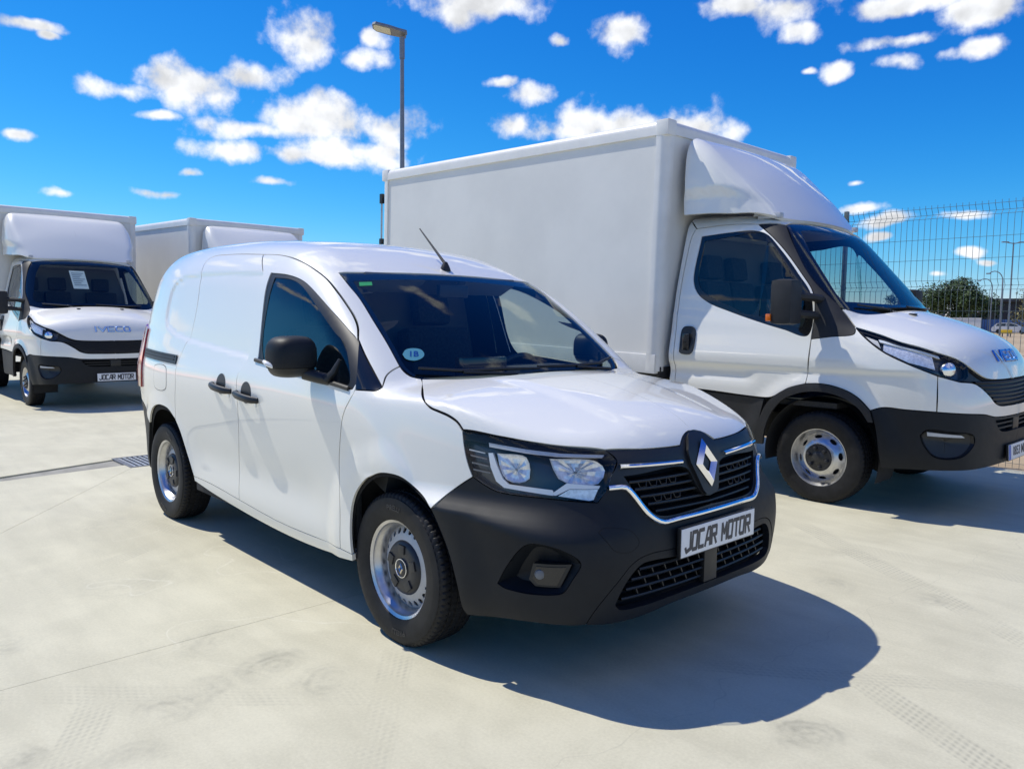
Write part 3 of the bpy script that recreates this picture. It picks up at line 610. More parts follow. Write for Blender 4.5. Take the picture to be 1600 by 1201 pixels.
# ---------------------------------------------------------------- van body as a smooth field (metres)
roofz = nspline([(-3.6, 1.81), (-3.3, 1.845), (-2.8, 1.865), (-2.2, 1.862), (-1.7, 1.838), (-1.3, 1.797), (-1.0, 1.742), (-.8, 1.69), (-.5, 1.60)])
hoodz = nspline([(-.3, 1.145), (-.05, 1.125), (.2, 1.10), (.45, 1.06), (.65, 1.01), (.8, .958), (.95, .88)])
Wz = nspline([(.15, .80), (.25, .865), (.32, .885), (.45, .893), (.6, .902), (.75, .918), (.9, .932), (1.0, .930), (1.08, .916), (1.18, .893), (1.4, .845), (1.6, .796), (1.75, .757), (1.9, .715)])
Fx = nspline([(.15, .84), (.25, .925), (.35, .955), (.5, .968), (.6, .955), (.7, .93), (.8, .903), (.9, .868), (1.0, .81), (1.1, .74)])
Tf = nspline([(-1, 0), (-.4, 0), (0, .004), (.3, .02), (.55, .06), (.8, .13)])
def rpoly(x, z, pts):
    """signed distance (inside negative) to a polygon in x,z"""
    P = np.stack([x.ravel(), z.ravel()], 1); pl = np.array(pts); d = segdist(P, pl); d[inpoly(P, pl)] *= -1
    return d.reshape(x.shape)
PRESS = [[(-1.30, 1.602), (-1.8, 1.622), (-2.32, 1.630), (-2.60, 1.614), (-2.71, 1.580), (-2.758, 1.52), (-2.765, 1.42), (-2.745, 1.335), (-2.690, 1.285), (-2.52, 1.240), (-2.26, 1.205), (-1.8, 1.170), (-1.30, 1.135)]]
def van_parts(P):
    x, y, z = P[..., 0], np.abs(P[..., 1]), P[..., 2]
    w = Wz(z)-np.where(x > -.4, Tf(x), 0)-.115*np.clip((-2.55-x)/.92, 0, 1.2)**2
    for cx in (0, -2.716):
        rr = np.sqrt((x-cx)**2+(z-.33)**2); w = w+.016*(1-sstep(.42, .56, rr))
    w = w-.012*np.exp(-((z-.52)/.12)**2)*sstep(-2.3, -2.0, x)*(1-sstep(-.75, -.45, x))
    if VAN_PRESS:
        sel = (x < -1.28) & (x > -2.82) & (z > 1.10) & (z < 1.68) & (y < w+.06) & (y > w-.06)
        if sel.any():
            w = np.array(w); xs, zs = x[sel], z[sel]
            for pl in PRESS: w[sel] -= .012*(1-sstep(-.024, .012, rpoly(xs, zs, pl)))
        # crease under the windows and shoulder line towards the lamp
        w = w-.006*sstep(1.02, 1.12, z)*(1-sstep(1.12, 1.30, z))*sstep(-3.2, -2.9, x)*(1-sstep(-.5, -.3, x))
    fs = (y-w)*.97
    fr = (z-roofz(x)+.10*y*y)*.98
    fw = .575*(x+.10)+.818*(z-1.12)+.06*y*y+.02*((z-1.36)/.25)**2-.02
    cab = smax(smax(fr, fw, .10), fs, .13+.13*sstep(.6, 1.1, -x))
    fb = -x-3.475+.20*np.clip(z-.9, 0, 2)**2
    return x, y, z, fs, cab, fb
def van_cab(P):
    x, y, z, fs, cab, fb = van_parts(P); return smax(cab, fb, .22)
def van_body(P):
    x, y, z, fs, cab, fb = van_parts(P)
    fh = (z-hoodz(x)+(.09+.10*sstep(.2, .8, x))*y*y)*.96
    # raised centre of the bonnet between two soft creases
    fh = fh-.010*(1-sstep(.34, .44, y+.10*np.clip(x, 0, 1)))*sstep(-.05, .2, x)*(1-sstep(.6, .85, x))
    low = smax(fh, fs, .12)
    up = sstep(.58, .72, z)
    ff = (x-Fx(z)+(.12+.03*up)*y*y+(.56+.85*up)*y**6)*.9
    low = smax(low, ff, .07)
    return smax(smin(cab, low, .03), fb, .22)
VAN_PRESS = False
K, KC = van_body, van_cab
def on(F, pts, d, off=0.0, t0=-.2, t1=1.3):
    """points (any coordinates) moved along d onto the surface"""
    dd = np.array(DIRS[d] if isinstance(d, str) else d, float); dd /= np.linalg.norm(dd)
    B = np.array(pts, float); B = B-np.outer(B@dd, dd)
    P, bad = drop(F, B, dd, off, t0, t1, int((t1-t0)/.025)); return [Vector(p) for p in P]

# ---------------------------------------------------------------- wheels
def tyre_mesh(Ro, Ri, w, n=288, sip=72, flat=0.0):
    """carcass with grooves and sipes; outer face at y=-w/2"""
    prof = [(Ri-.004, -.40*w, 0), (Ri+.004, -.45*w, 0), (Ri+.25*(Ro-Ri), -.495*w, 0), (Ri+.5*(Ro-Ri), -.50*w, 0), (Ri+.54*(Ro-Ri), -.503*w, 0), (Ri+.75*(Ro-Ri), -.485*w, 0), (Ri+.80*(Ro-Ri), -.478*w, 0), (Ro-.020, -.455*w, 0), (Ro-.010, -.432*w, 1), (Ro-.005, -.405*w, 1), (Ro-.003, -.37*w, 1), (Ro-.0015, -.31*w, 1),
            (Ro-.001, -.275*w, 1), (Ro-.001, -.265*w, 2), (Ro-.001, -.235*w, 2), (Ro, -.225*w, 3), (Ro, -.12*w, 3), (Ro, -.11*w, 2), (Ro, -.08*w, 2), (Ro, -.07*w, 3)]
    full = prof + [(r_, -h, k) for r_, h, k in prof[::-1]]
    vs = []; fs = []; m = len(full)
    for i in range(n):
        for j, (r_, h, k) in enumerate(full):
            dp = 0.0; ph = (i*sip/n + (.18*abs(h)/w*8 if k else 0)) % 1.0
            if k == 2: dp = .007
            elif k == 1 and ph < .28: dp = .006
            elif k == 3 and (ph*1 + .5) % 1.0 < .22: dp = .005
            if k == 0 and r_ > Ro-.021 and ph < .28: dp = .003
            a = 2*math.pi*i/n; rr = r_-dp; zz = max(rr*math.sin(a), -Ro+flat)
            vs.append((rr*math.cos(a), h, zz))
    for i in range(n):
        for j in range(m-1):
            a = i*m+j; b = ((i+1) % n)*m+j; fs.append((a, a+1, b+1, b))
    mb = MB(); mb.add(vs, fs); return mb.mesh(28)
def circ(cx, cz, r1, r2, ang, n=14):
    """closed curve: ellipse with radii r1 (radial) r2 (tangential) turned by ang, in xz"""
    pts = []
    for i in range(n+1):
        a = 2*math.pi*i/n; u, v = r1*math.cos(a), r2*math.sin(a)
        pts.append((cx+u*math.cos(ang)-v*math.sin(ang), 0, cz+u*math.sin(ang)+v*math.cos(ang)))
    return pts
def ring_letters(text, r_, y, size, a0):
    """raised letters along the sidewall, reading outward"""
    me = text_mesh(text, size, .0012, .0006)
    for v in me.vertices:
        a = a0 - v.co.x/r_; rr = r_+v.co.z
        v.co = (rr*math.cos(a), y+v.co.y, rr*math.sin(a))
    return me
WHEEL = {}
def van_wheel_meshes():
    Ro, Ri, w = .326, .207, .205
    WHEEL['v_tyre'] = tyre_mesh(Ro, Ri, w, flat=.006)
    # steel rim: flange, well and barrel
    WHEEL['v_rim'] = MB().lathe([(.2, .10), (.205, .09), (.188, .07), (.178, .05), (.178, -.035), (.184, -.058), (.193, -.066), (.196, -.080), (.2025, -.084), (.2085, -.0885), (.2125, -.088), (.2135, -.083), (.209, -.078)], 72).mesh(40)
    def face(P):
        r_ = np.sqrt(P[..., 0]**2+P[..., 2]**2); h = np.interp(r_, [0, .08, .105, .125, .145, .165, .185], [.054, .054, .050, .046, .040, .030, .016])
        return -P[..., 1]-h
    holes = []
    for i in range(24):
        a = 2*math.pi*(i+.5)/24; holes.append([circ(.1565*math.cos(a), .1565*math.sin(a), .0140, .0112, a, 10)])
    WHEEL['v_disc'] = panel_mesh(face, [circ(0, 0, .181, .181, 0, 64)], 'side', [[circ(0, 0, .07, .07, 0, 24)]]+holes, inset=0, flange=.006, step=.014, cstep=.006, t0=-.1, t1=.1)
    cap = MB().lathe([(.0, -.070), (.034, -.069), (.038, -.066), (.040, -.062), (.060, -.0655), (.094, -.064), (.110, -.058), (.117, -.046)], 60)
    for i in range(5):
        a = 2*math.pi*i/5+.3; M = Matrix.Rotation(-a, 4, 'Y') @ Matrix.Translation((.078, 0, 0))
        cap.box(-.016, .022, -.071, -.060, -.021, .021, M, .004)
    WHEEL['v_cap'] = cap.mesh(40)
    b = MB().lathe([(.0365, -.0685), (.0375, -.0705), (.040, -.0700), (.041, -.066)], 40)
    WHEEL['v_ring'] = b.mesh(50)
    d = MB(); o = [(0, .024), (.0165, 0), (0, -.024), (-.0165, 0)]; q = [(0, .010), (.0065, 0), (0, -.010), (-.0065, 0)]
    for i in range(4):
        j = (i+1) % 4; d.add([(o[i][0], -.070, o[i][1]), (o[j][0], -.070, o[j][1]), (q[j][0], -.070, q[j][1]), (q[i][0], -.070, q[i][1]), ((o[i][0]+q[i][0])/2, -.0745, (o[i][1]+q[i][1])/2), ((o[j][0]+q[j][0])/2, -.0745, (o[j][1]+q[j][1])/2)], [(0, 1, 5, 4), (4, 5, 2, 3)])
    WHEEL['v_badge'] = d.mesh(10)
    WHEEL['v_valve'] = MB().tube([(.168, -.045, -.06), (.176, -.075, -.064)], .004, 8).mesh()
    WHEEL['v_drum'] = MB().lathe([(0, -.01), (.15, -.01), (.15, .04), (0, .04)], 32).mesh()
    bj = []
    for a0, t in ((math.pi/2+.02, 'PIRELLI'), (-math.pi/2+.12, 'PIRELLI')):
        bj.append(ring_letters(t, .262, -w*.5-.0006, .031, a0))
    WHEEL['v_text'] = bj
mat('rubber_mark', (.030, .030, .032), .45)
mat('cap_badge', (.60, .56, .48), .25, metal=.9)
def van_wheel(parent, x, y, side, turn=0.0, spin=0.0):
    w = empty('wheel', (x, y, .320), 0, parent); w.rotation_euler = (0, spin, turn + (math.pi if side > 0 else 0))
    ty = obj('tyre', WHEEL['v_tyre'], 'rubber', w)
    for t_ in WHEEL['v_text']: obj('lettering', t_, 'rubber_mark', w)
    obj('rim', WHEEL['v_rim'], 'steel', w)
    obj('wheel_disc', WHEEL['v_disc'], 'silver', w)
    obj('hub_cap', WHEEL['v_cap'], 'cap_grey', w)
    obj('cap_ring', WHEEL['v_ring'], 'chrome', w)
    obj('cap_emblem', WHEEL['v_badge'], 'cap_badge', w)
    obj('valve', WHEEL['v_valve'], 'rubber', w)
    obj('brake', WHEEL['v_drum'], 'underbody', w)
    return w

# ---------------------------------------------------------------- the van
def build_van():
    global VAN_PRESS
    C = CUR; van = empty('delivery_van', (-1.358, 0, 0))
    tag(van, 'glossy white compact panel van with black bumper and diamond badge, nearest the camera', 'van')
    root = empty('tmp_origin', (0, 0, 0))     # everything is modelled about the front axle, then re-parented
    def pan(name, outl, d, m, F=K, holes=(), backing=True, **kw):
        kw.setdefault('inset', .003)
        me = panel_mesh(F, outl, d, holes, **kw); o = obj(name, me, m, root)
        if backing:
            k2 = dict(kw); k2.update(off=kw.get('off', 0.0)-.018, inset=-.007, flange=0.0, step=.035, cstep=.02)
            obj('inner_skin', panel_mesh(F, outl, d, holes, **k2), 'void', o)
        return o
    both = []
    VAN_PRESS = True
    body = pan('body_shell', [C['header'], C['ws_side'], rev(C['seam']), rev(C['tri_front']), rev(C['door_top']), rev(C['slide_top']), C['slide_rear'], C['archR_rear'], C['rear_low'], C['rear_edge'], C['roof_mid']], 'roof', 'paint', sym=True, step=.018)
    VAN_PRESS = False
    door = pan('front_door', [C['door_top'], C['A'], rev(C['bot_door']), rev(C['B'])], 'side', 'paint', holes=[[C['win'], [C['win'][-1], C['win'][0]]]], step=.02); both.append(door)
    VAN_PRESS = True
    slide = pan('sliding_door', [C['slide_top'], C['B'], rev(C['bot_slide']), rev(C['archR_front']), rev(C['slide_rear'])], 'side', 'paint', step=.016); both.append(slide)
    VAN_PRESS = False
    fender = pan('fender', [C['seam'], C['ws_corner'], C['hood_side'], rev(C['hl_left']), C['bump_fender'], C['archF'], rev(C['bot_fender']), rev(C['A'][2:]), rev(C['tri_bot'])], (.3, -.85, .43), 'paint', step=.02); both.append(fender)
    tri = pan('quarter_trim', [C['tri_front'], C['tri_bot'], rev(C['A'][:3])], 'side', 'gloss_black', step=.03, off=-.001); both.append(tri)
    sill = pan('sill', [C['bot_slide'], C['bot_door'], C['bot_fender'], [C['bot_fender'][-1], C['sill_bot'][-1]], rev(C['sill_bot']), [C['sill_bot'][0], C['bot_slide'][0]]], (0, -.93, -.36), 'paint', flange=.05, inset=.001); both.append(sill)
    hood = pan('bonnet', [C['hood_side'], C['hood_front'], C['hood_front2'], C['notch'], C['hood_mid'], rev(C['hood_rear'])], 'hood', 'paint', sym=True, step=.018, inset=.0035)
    rb = pan('rear_bumper', [C['rear_low'], C['rear_edge_low'], [C['rear_edge_low'][-1], C['rear_arch_low'][-1]], rev(C['rear_arch_low'])], (-.4, -.9, 0), 'bumper', flange=.03); both.append(rb)
    # rear face
    zc = C['rear_edge'][-1][2]; mid = [tuple(p) for p in on(K, [(0, 0, q) for q in (.28, .7, 1.2, 1.6)], 'rear', 0, 0, 4)] + [C['rear_edge'][-1]]
    pan('rear_doors', [rev(C['rear_edge']), C['rear_edge_low'], [C['rear_edge_low'][-1], mid[0]], mid], 'rear', 'paint', sym=True, step=.05, t0=0, t1=4, backing=False)
    # front end
    bump = pan('front_bumper', [C['bump_fender'], C['bump_arch'], C['bump_bot_a'], C['insert'], rev(C['front_mid_bump']), rev(C['chromeU']), [C['chromeU'][0], C['hl_right'][-1]], C['hl_bottom']], 'nose', 'bumper', holes=[[C['fog']+[C['fog'][0]]]], sym=True, step=.018, flange=.035, backing=False, inset=.002)
    pan('bumper_insert', [C['bump_bot_b'], rev(C['front_mid_low']), C['lowg_b'], C['lowg'], rev(C['front_mid_ins']), rev(C['insert'])], 'nose', 'bumper', sym=True, step=.018, flange=.03, backing=False, inset=.0015, off=-.0015)
    obj('tow_eye_cover', panel_mesh(K, [C['tow']], 'nose', off=.0014, inset=0, flange=.003, step=.02), 'bumper', root)
    tc_ = np.array(C['tow']).mean(0); big = [tuple(tc_+(np.array(p)-tc_)*1.05) for p in C['tow']]
    obj('tow_eye_gap', panel_mesh(K, [big], 'nose', off=.0006, inset=0, flange=0, step=.02), 'void', root)
    # glass
    ws = pan('windscreen', [C['header'], C['ws_side'], C['ws_base'], C['ws_mid']], (.5, -.2, .84), 'glass', F=KC, sym=True, step=.04, inset=.006, off=-.003, flange=0, backing=False)
    win = pan('side_window', [C['win'], [C['win'][-1], C['win'][0]]], 'side', 'glass_side', step=.05, inset=.001, off=-.006, flange=0, backing=False)
    # black frit round the windscreen: a thin band just under the glass
    fr_h = [[(-.775, 0, 1.55), (-.785, -.3, 1.55), (-.80, -.52, 1.55)], [(-.80, -.52, 1.55), (-.782, -.615, 1.53)]]
    def shrink(c, f): return [tuple(np.array(p)*[1, f, 1]) for p in c]
    hin = on(KC, [(-.745, y, 0) for y in (0, -.2, -.4, -.55, -.625)], 'top', -.006, 0, 2.2); sin = on(KC, [(x, y, 0) for x, y in ((-.745, -.625), (-.6, -.645), (-.45, -.662), (-.3, -.68), (-.19, -.69), (-.14, -.655), (-.115, -.58))], 'top', -.006, 0, 2.2)
    bin_ = on(KC, [(x, y, 0) for x, y in ((-.115, -.58), (-.09, -.4), (-.08, -.2), (-.078, 0))], 'top', -.006, 0, 2.2)
    pan('windscreen_border', [C['header'], C['ws_side'], C['ws_base'], [C['ws_base'][-1], tuple(bin_[-1])], rev([tuple(p) for p in bin_]), rev([tuple(p) for p in sin]), rev([tuple(p) for p in hin]), [tuple(hin[0]), C['header'][0]]], (.5, -.2, .84), 'gloss_black', F=KC, sym=True, step=.05, inset=.003, off=-.006, flange=0, backing=False)
    # window frame strips: a black band inside the door opening
    wf = panel_mesh(K, [C['win'], [C['win'][-1], C['win'][0]]], 'side', holes=[[[tuple(np.array(p)) for p in WIN_IN]]], off=-.004, inset=-.001, flange=0, step=.05)
    frame = obj('window_frame', wf, 'plastic', root); wl = win
    wstrip = MB()
    lo = on(K, [(x, 0, z) for x, z in ((-1.265, 1.139), (-.9, 1.112), (-.5, 1.079), (-.30, 1.060))], 'side', .004)
    wstrip.tube([tuple(p) for p in lo], .008, 6, scale2=1.4); o = wstrip.build('window_seal', 'plastic', root)
    both += [win, frame, o]
    # ---- parts under the doors
    def handle(x0, z0, x1, z1, par):
        pts = on(K, [(x0+(x1-x0)*t, 0, z0+(z1-z0)*t) for t in (0, .12, .3, .5, .7, .88, 1)], 'side', 0)
        out = [.004, .026, .036, .038, .036, .026, .004]
        p = [(q.x, q.y-o_, q.z) for q, o_ in zip(pts, out)]
        h = MB().tube(p, [.012, .015, .016, .016, .016, .015, .012], 10, scale2=1.25).build('handle', 'plastic', par)
        mx = (x0+x1)/2-.02; mz = (z0+z1)/2
        poly = [(mx+.062*math.cos(a), 0, mz+.020+.058*math.sin(a)) for a in np.linspace(0, 2*math.pi, 25)]
        cup = panel_mesh(K, [poly], 'side', off=.0015, inset=0, flange=0, step=.02); obj('handle_cup', cup, 'cap_grey', par)
        lk = on(K, [(x1-.035, 0, mz-.036)], 'side', .002)[0]
        MB().lathe([(0, -.004), (.012, -.003), (.014, .002)], 20, c=tuple(lk)).build('lock_cover', 'white_plastic', par)
    handle(-1.42, .956, -1.16, .934, door); handle(-1.745, .980, -1.495, .957, slide)
    # rail cover on the rear quarter, tail lamp, fuel flap
    rail = panel_mesh(K, [[(-3.10, 0, 1.137), (-2.372, 0, 1.118)], [(-2.372, 0, 1.118), (-2.365, 0, 1.06)], [(-2.365, 0, 1.06), (-3.08, 0, 1.078)], [(-3.08, 0, 1.078), (-3.10, 0, 1.137)]], 'side', off=.004, inset=0, flange=.006, step=.04)
    rl = obj('slide_rail', rail, 'plastic', root); both.append(rl)
    for k in range(2):
        z0 = 1.088+.018*k
        g = panel_mesh(K, [[(-3.06, 0, z0+.012), (-2.40, 0, z0-.004)], [(-2.40, 0, z0-.004), (-2.40, 0, z0+.004)], [(-2.40, 0, z0+.004), (-3.06, 0, z0+.020)], [(-3.06, 0, z0+.02), (-3.06, 0, z0+.012)]], 'side', off=.007, inset=0, flange=.004, step=.05); obj('rail_rib', g, 'plastic_dull', rl)
    tl = panel_mesh(K, [[(-3.16, 0, 1.27), (-3.12, 0, 1.12), (-3.10, 0, .95), (-3.13, 0, .86)], [(-3.13, 0, .86), (-3.33, 0, .86)], [(-3.33, 0, .86), (-3.33, 0, 1.30)], [(-3.33, 0, 1.30), (-3.16, 0, 1.27)]], 'side', off=.012, inset=0, flange=.02, step=.03)
    tlo = obj('tail_lamp', tl, 'red_lens', root); both.append(tlo)
    fl = [(-2.755, 0, 1.03), (-2.70, 0, 1.04), (-2.56, 0, 1.04), (-2.52, 0, 1.02), (-2.515, 0, .91), (-2.56, 0, .885), (-2.70, 0, .88), (-2.75, 0, .90), (-2.755, 0, 1.03)]
    fo = obj('fuel_flap', panel_mesh(K, [fl], 'side', off=.0012, inset=0, flange=.003, step=.03), 'paint', root)
    for nm in ('fuel_gap',):
        hole = [tuple(np.array(p)+np.array((np.sign(p[0]+2.64)*-.002, 0, np.sign(p[2]-.96)*-.002))) for p in fl]
        obj(nm, panel_mesh(K, [[tuple(np.array(p)+np.array((np.sign(p[0]+2.64)*.003, 0, np.sign(p[2]-.96)*.003))) for p in fl]], 'side', [[hole]], off=.0008, inset=0, flange=0, step=.1), 'void', fo)
    # ---- front lamps
    lamp = empty('headlight', (0, 0, 0), 0, root)
    hl_out = [C['hood_front']]+[[C['hl_right'][i], C['hl_right'][i+1]] for i in range(len(C['hl_right'])-1)]+[C['hl_bottom'], C['hl_left']]
    obj('lens_cover', panel_mesh(K, hl_out, (.6, -.75, .1), off=.002, inset=.0015, flange=.012, step=.03), 'lens', lamp)
    obj('housing', panel_mesh(K, hl_out, (.6, -.75, .1), off=-.082, inset=-.004, flange=0, step=.05), 'lamp_dark', lamp)
    w = panel_mesh(K, hl_out, (.6, -.75, .1), off=-.004, inset=.002, flange=.082, step=.2); bm = bmesh.new(); bm.from_mesh(w)
    bmesh.ops.delete(bm, geom=[f for f in bm.faces if len(f.verts) == 3], context='FACES'); bm.to_mesh(w); bm.free(); obj('bezel', w, 'lamp_dark', lamp)
    def bit(name, key, off, m, fl=.012, d=(.6, -.75, .1)):
        c = BITS[key]; return obj(name, panel_mesh(K, [c+[c[0]]] if len(c) > 40 else [[c[i], c[(i+1) % len(c)]] for i in range(len(c))], d, off=off, inset=0, flange=fl, step=.02, cstep=.01), m, lamp)
    bit('light_guide', 'hl_guide', -.022, 'white_plastic'); bit('light_guide', 'hl_guide_end', -.022, 'white_plastic'); bit('brow_strip', 'hl_brow', -.018, 'silver', .006)
    bit('indicator', 'hl_signal', -.02, 'lamp_bowl', .02)
    for i in range(4): bit('side_rib', 'hl_rib%d' % i, -.02, 'trim_grey' if i else 'silver', .004)
    for key in ('hl_bowl_outer', 'hl_bowl_inner'):
        c = np.array(BITS[key]); ce = np.array(on(K, [tuple(c.mean(0))], (.6, -.75, .1), -.046)[0]); N = grad(K, ce[None])[0]; nn = len(c)
        # faceted reflector bowl sunk from its rim, with a bulb in it
        mb = MB(); loop = [tuple(p) for p in chain([[tuple(p) for p in c]+[tuple(c[0])]], .02)]; m_ = len(loop)
        rows = []
        for f, dep in ((1.0, 0.0), (.90, .007), (.70, .011), (.42, .013), (.10, .012), (0, .012)):
            rows.append([tuple(ce+(np.array(p)-ce)*f-N*dep*(1.2 if k % 2 else .8)) for k, p in enumerate(loop)])
        mb.grid(rows, closed=True); mb.build('reflector_bowl', 'lamp_bowl', lamp, angle=8, recalc=False)
        MB().lathe([(0, .016), (.014, .012), (.019, 0), (.021, -.01)], 20, 'x', tuple(ce-N*.002)).build('bulb', 'lens', lamp)
    both.append(lamp)
    # ---- grille: surround panel, slats, chrome
    gp = [(-.452, .795), (-.118, .790), (-.085, .735), (-.055, .690), (-.02, .672), (0, .672)]
    gq = [(0, .640), (-.300, .638), (-.350, .655), (-.415, .735), (-.452, .795)]
    gtop = [tuple(p) for p in on(K, [(0, y, z) for y, z in gp], 'front')]; gbot = [tuple(p) for p in on(K, [(0, y, z) for y, z in gq], 'front')]
    sur = obj('grille', panel_mesh(K, [C['hood_front2'], C['notch'], C['front_mid_grille'][:4], [C['front_mid_grille'][3], gtop[-1]], rev(gtop), rev(gbot), [gbot[0], C['chromeU'][-1]], rev(C['chromeU']), [C['chromeU'][0], C['hl_right'][2], C['hl_right'][1], C['hl_right'][0]]], 'front', off=-.003, inset=.002, flange=.04, step=.02, sym=True), 'plastic', root)
    obj('grille_back', panel_mesh(K, [gtop, gbot], 'front', off=-.06, inset=-.03, flange=0, step=.08, sym=True), 'void', sur)
    for z0, z1, y1 in ((.770, .768, .43), (.742, .738, .41), (.714, .708, .39), (.684, .676, .36), (.655, .648, .33)):
        ys = np.linspace(-y1, y1, 41); p = on(K, [(0, y, z0+(z1-z0)*(1-abs(y)/y1)) for y in ys], 'front', -.020)
        rows = [[(q.x+dx, q.y, q.z+dz) for dx, dz in ((.010, -.004), (.012, 0), (.010, .005), (-.03, .006), (-.03, -.005))] for q in p]
        MB().grid(rows, closed=True).build('slat', 'plastic', sur)
    tr_mb = None
    for z0, ys in ((.757, (.20, .255, .31, .365)), (.700, (.19, .245, .30))):
        for y0 in ys:
            for s in (-1, 1):
                p = on(K, [(0, s*(y0+a), z0+b) for a, b in ((-.022, .011), (-.014, -.010), (.014, -.010), (.022, .011))], 'front', -.014)
                MB().tube([tuple(q) for q in p], .0028, 6).build('grille_cell', 'plastic', sur)
    # chrome strips beside the badge, one each side
    for s in (-1, 1):
        ys = np.linspace(-.470, -.150, 15); p = on(K, [(0, y, .833-.012*(y+.47)/.32) for y in ys], 'front', .004)
        p = [Vector((q.x, q.y*-s, q.z)) for q in p]
        MB().tube([tuple(q) for q in p], .010, 10, scale2=1.0).build('chrome_strip', 'chrome', sur)
    cu = crom(C['chromeU'][:-1]+[C['chromeU'][-1]], .02); P = on(K, [tuple(q) for q in cu], 'front', .004)
    path = [tuple(q) for q in P] + [(q.x, -q.y, q.z) for q in P[::-1][1:]]
    MB().tube(path, .0115, 12).build('chrome_frame', 'chrome', sur)
    rp = on(K, [(0, .538, .766), (0, .545, .80), (0, .53, .835)], 'front', .002)
    for s in (-1, 1):
        pass
    # badge pad and diamond
    kite = [(0, .922), (-.040, .921), (-.060, .910), (-.098, .862), (-.102, .845), (-.100, .815), (-.052, .700), (-.036, .684), (0, .681)]
    kp = [tuple(p) for p in on(K, [(0, y, z) for y, z in kite], 'front')]
    pad = obj('badge_pad', panel_mesh(K, [[kp[i], kp[i+1]] for i in range(len(kp)-1)]+[[kp[-1], tuple(on(K, [(0, 0, .8)], 'front')[0]), kp[0]]], 'front', off=.010, inset=0, flange=.03, step=.02, sym=True), 'plastic', root)
    cz = .804; o = [(0, .094), (.0735, 0), (0, -.094), (-.0735, 0)]
    base = lambda y, z: float(on(K, [(0, y, z)], 'front', .012)[0].x)
    xb = base(0, cz); sl = (base(0, cz+.05)-base(0, cz-.05))/.1
    em = MB(); pt = lambda p, h: (xb+sl*p[1]+h, p[0], cz+p[1])
    for i in range(4):
        a, b = o[i], o[(i+1) % 4]; f1, f2 = .70, .36
        sc = lambda p, f: (p[0]*f, p[1]*f*1.06)
        em.add([pt(a, 0), pt(b, 0), pt(sc(b, f1), .016), pt(sc(a, f1), .016), pt(sc(b, f2), .002), pt(sc(a, f2), .002)], [(0, 1, 2, 3), (3, 2, 4, 5)])
    em.build('diamond_badge', 'chrome', pad, angle=5, recalc=False)
    # ---- lower grille
    lg = obj('lower_grille', panel_mesh(K, [C['lowg_b'], C['lowg'], [C['lowg'][-1], C['lowg_b'][0]]], 'front', off=-.055, inset=-.05, flange=0, step=.06, sym=True), 'void', root)
    obj('grille_back', panel_mesh(K, [C['lowg_b'], C['lowg'], [C['lowg'][-1], C['lowg_b'][0]]], (.8, -.6, 0), off=-.075, inset=-.11, flange=0, step=.06, sym=True), 'void', lg)
    for k, (z0, y1) in enumerate(((.350, .50), (.385, .485), (.420, .465), (.455, .43))):
        ys = np.linspace(-y1, y1, 49); p = on(K, [(0, y, z0) for y in ys], 'front', -.022)
        rows = [[(q.x+dx, q.y, q.z+dz) for dx, dz in ((.004, -.0045), (.007, 0), (.004, .005), (-.03, .006), (-.03, -.005))] for q in p]
        MB().grid(rows, closed=True).build('slat', 'plastic', lg)
        if k < 3:
            for i in range(-7, 8):
                y0 = i*.070+(k % 2)*.035
                if abs(y0) > y1-.03 or abs(y0) < .05: continue
                q = on(K, [(0, y0, z0+.0175)], 'front', -.024)[0]
                MB().prism([(q.y-.012, q.z+.014), (q.y-.006, q.z+.014), (q.y+.009, q.z-.014), (q.y+.003, q.z-.014)], q.x-.025, q.x+.000, 'x').build('grille_web', 'plastic', lg)
    q = on(K, [(0, 0, .40)], 'front', -.012)[0]
    MB().box(q.x-.03, q.x, -.045, .045, .325, .472, None, .004).build('sensor_panel', 'plastic', lg)
    # ---- fog lamp pockets
    fog = empty('fog_pocket', (0, 0, 0), 0, root)
    fc = np.array(C['fog']); ce = fc.mean(0); loop = chain([C['fog']+[C['fog'][0]]], .02)
    N = grad(K, ce[None])[0]
    rows = [[tuple(np.array(p)-grad(K, np.array(p)[None])[0]*dep+(ce-np.array(p))*sh) for p in loop] for dep, sh in ((.004, .0), (.03, .10), (.055, .25), (.060, .5), (.060, 1.0))]
    MB().grid(rows, closed=True).build('pocket', 'bumper', fog, recalc=False)
    bz = [(.735, .45), (.75, .50), (.838, .512), (.800, .408), (.745, .412)]
    fpts = on(K, [(0, -.77, .505), (0, -.672, .512), (0, -.705, .420), (0, -.785, .425)], 'nose', -.03)
    c0 = np.array([tuple(p) for p in on(K, [(.70, -.80, .462)], (.75, -.66, 0), -.045)][0]); 
    # bezel: wedge-shaped block with the round lamp set in its outer end
    poly3 = [tuple(p) for p in on(K, [(.708, -.788, .430), (.722, -.782, .492), (.838, -.702, .500), (.806, -.728, .412), (.730, -.778, .408)], 'nose', -.028)]
    obj('fog_bezel', panel_mesh(K, [[poly3[i], poly3[(i+1) % 5]] for i in range(5)], 'nose', off=-.034, inset=0, flange=.03, step=.02), 'plastic', fog)
    ip = [tuple(np.array(p)*.78+np.array(poly3).mean(0)*.22) for p in poly3]
    obj('fog_bezel', panel_mesh(K, [[ip[i], ip[(i+1) % 5]] for i in range(5)], 'nose', off=-.031, inset=0, flange=.008, step=.02), 'gloss_black', fog)
    fl_c = on(K, [(.742, -.768, .455)], 'nose', -.026)[0]
    M = Matrix.Translation(fl_c) @ Vector((.75, -.66, 0)).to_track_quat('X', 'Z').to_matrix().to_4x4()
    lm = MB().lathe([(0, .004), (.010, .003), (.017, 0), (.019, -.012)], 24, 'x'); lm.v = [tuple(M @ Vector(v)) for v in lm.v]; lm.build('fog_lens', 'trim_grey', fog)
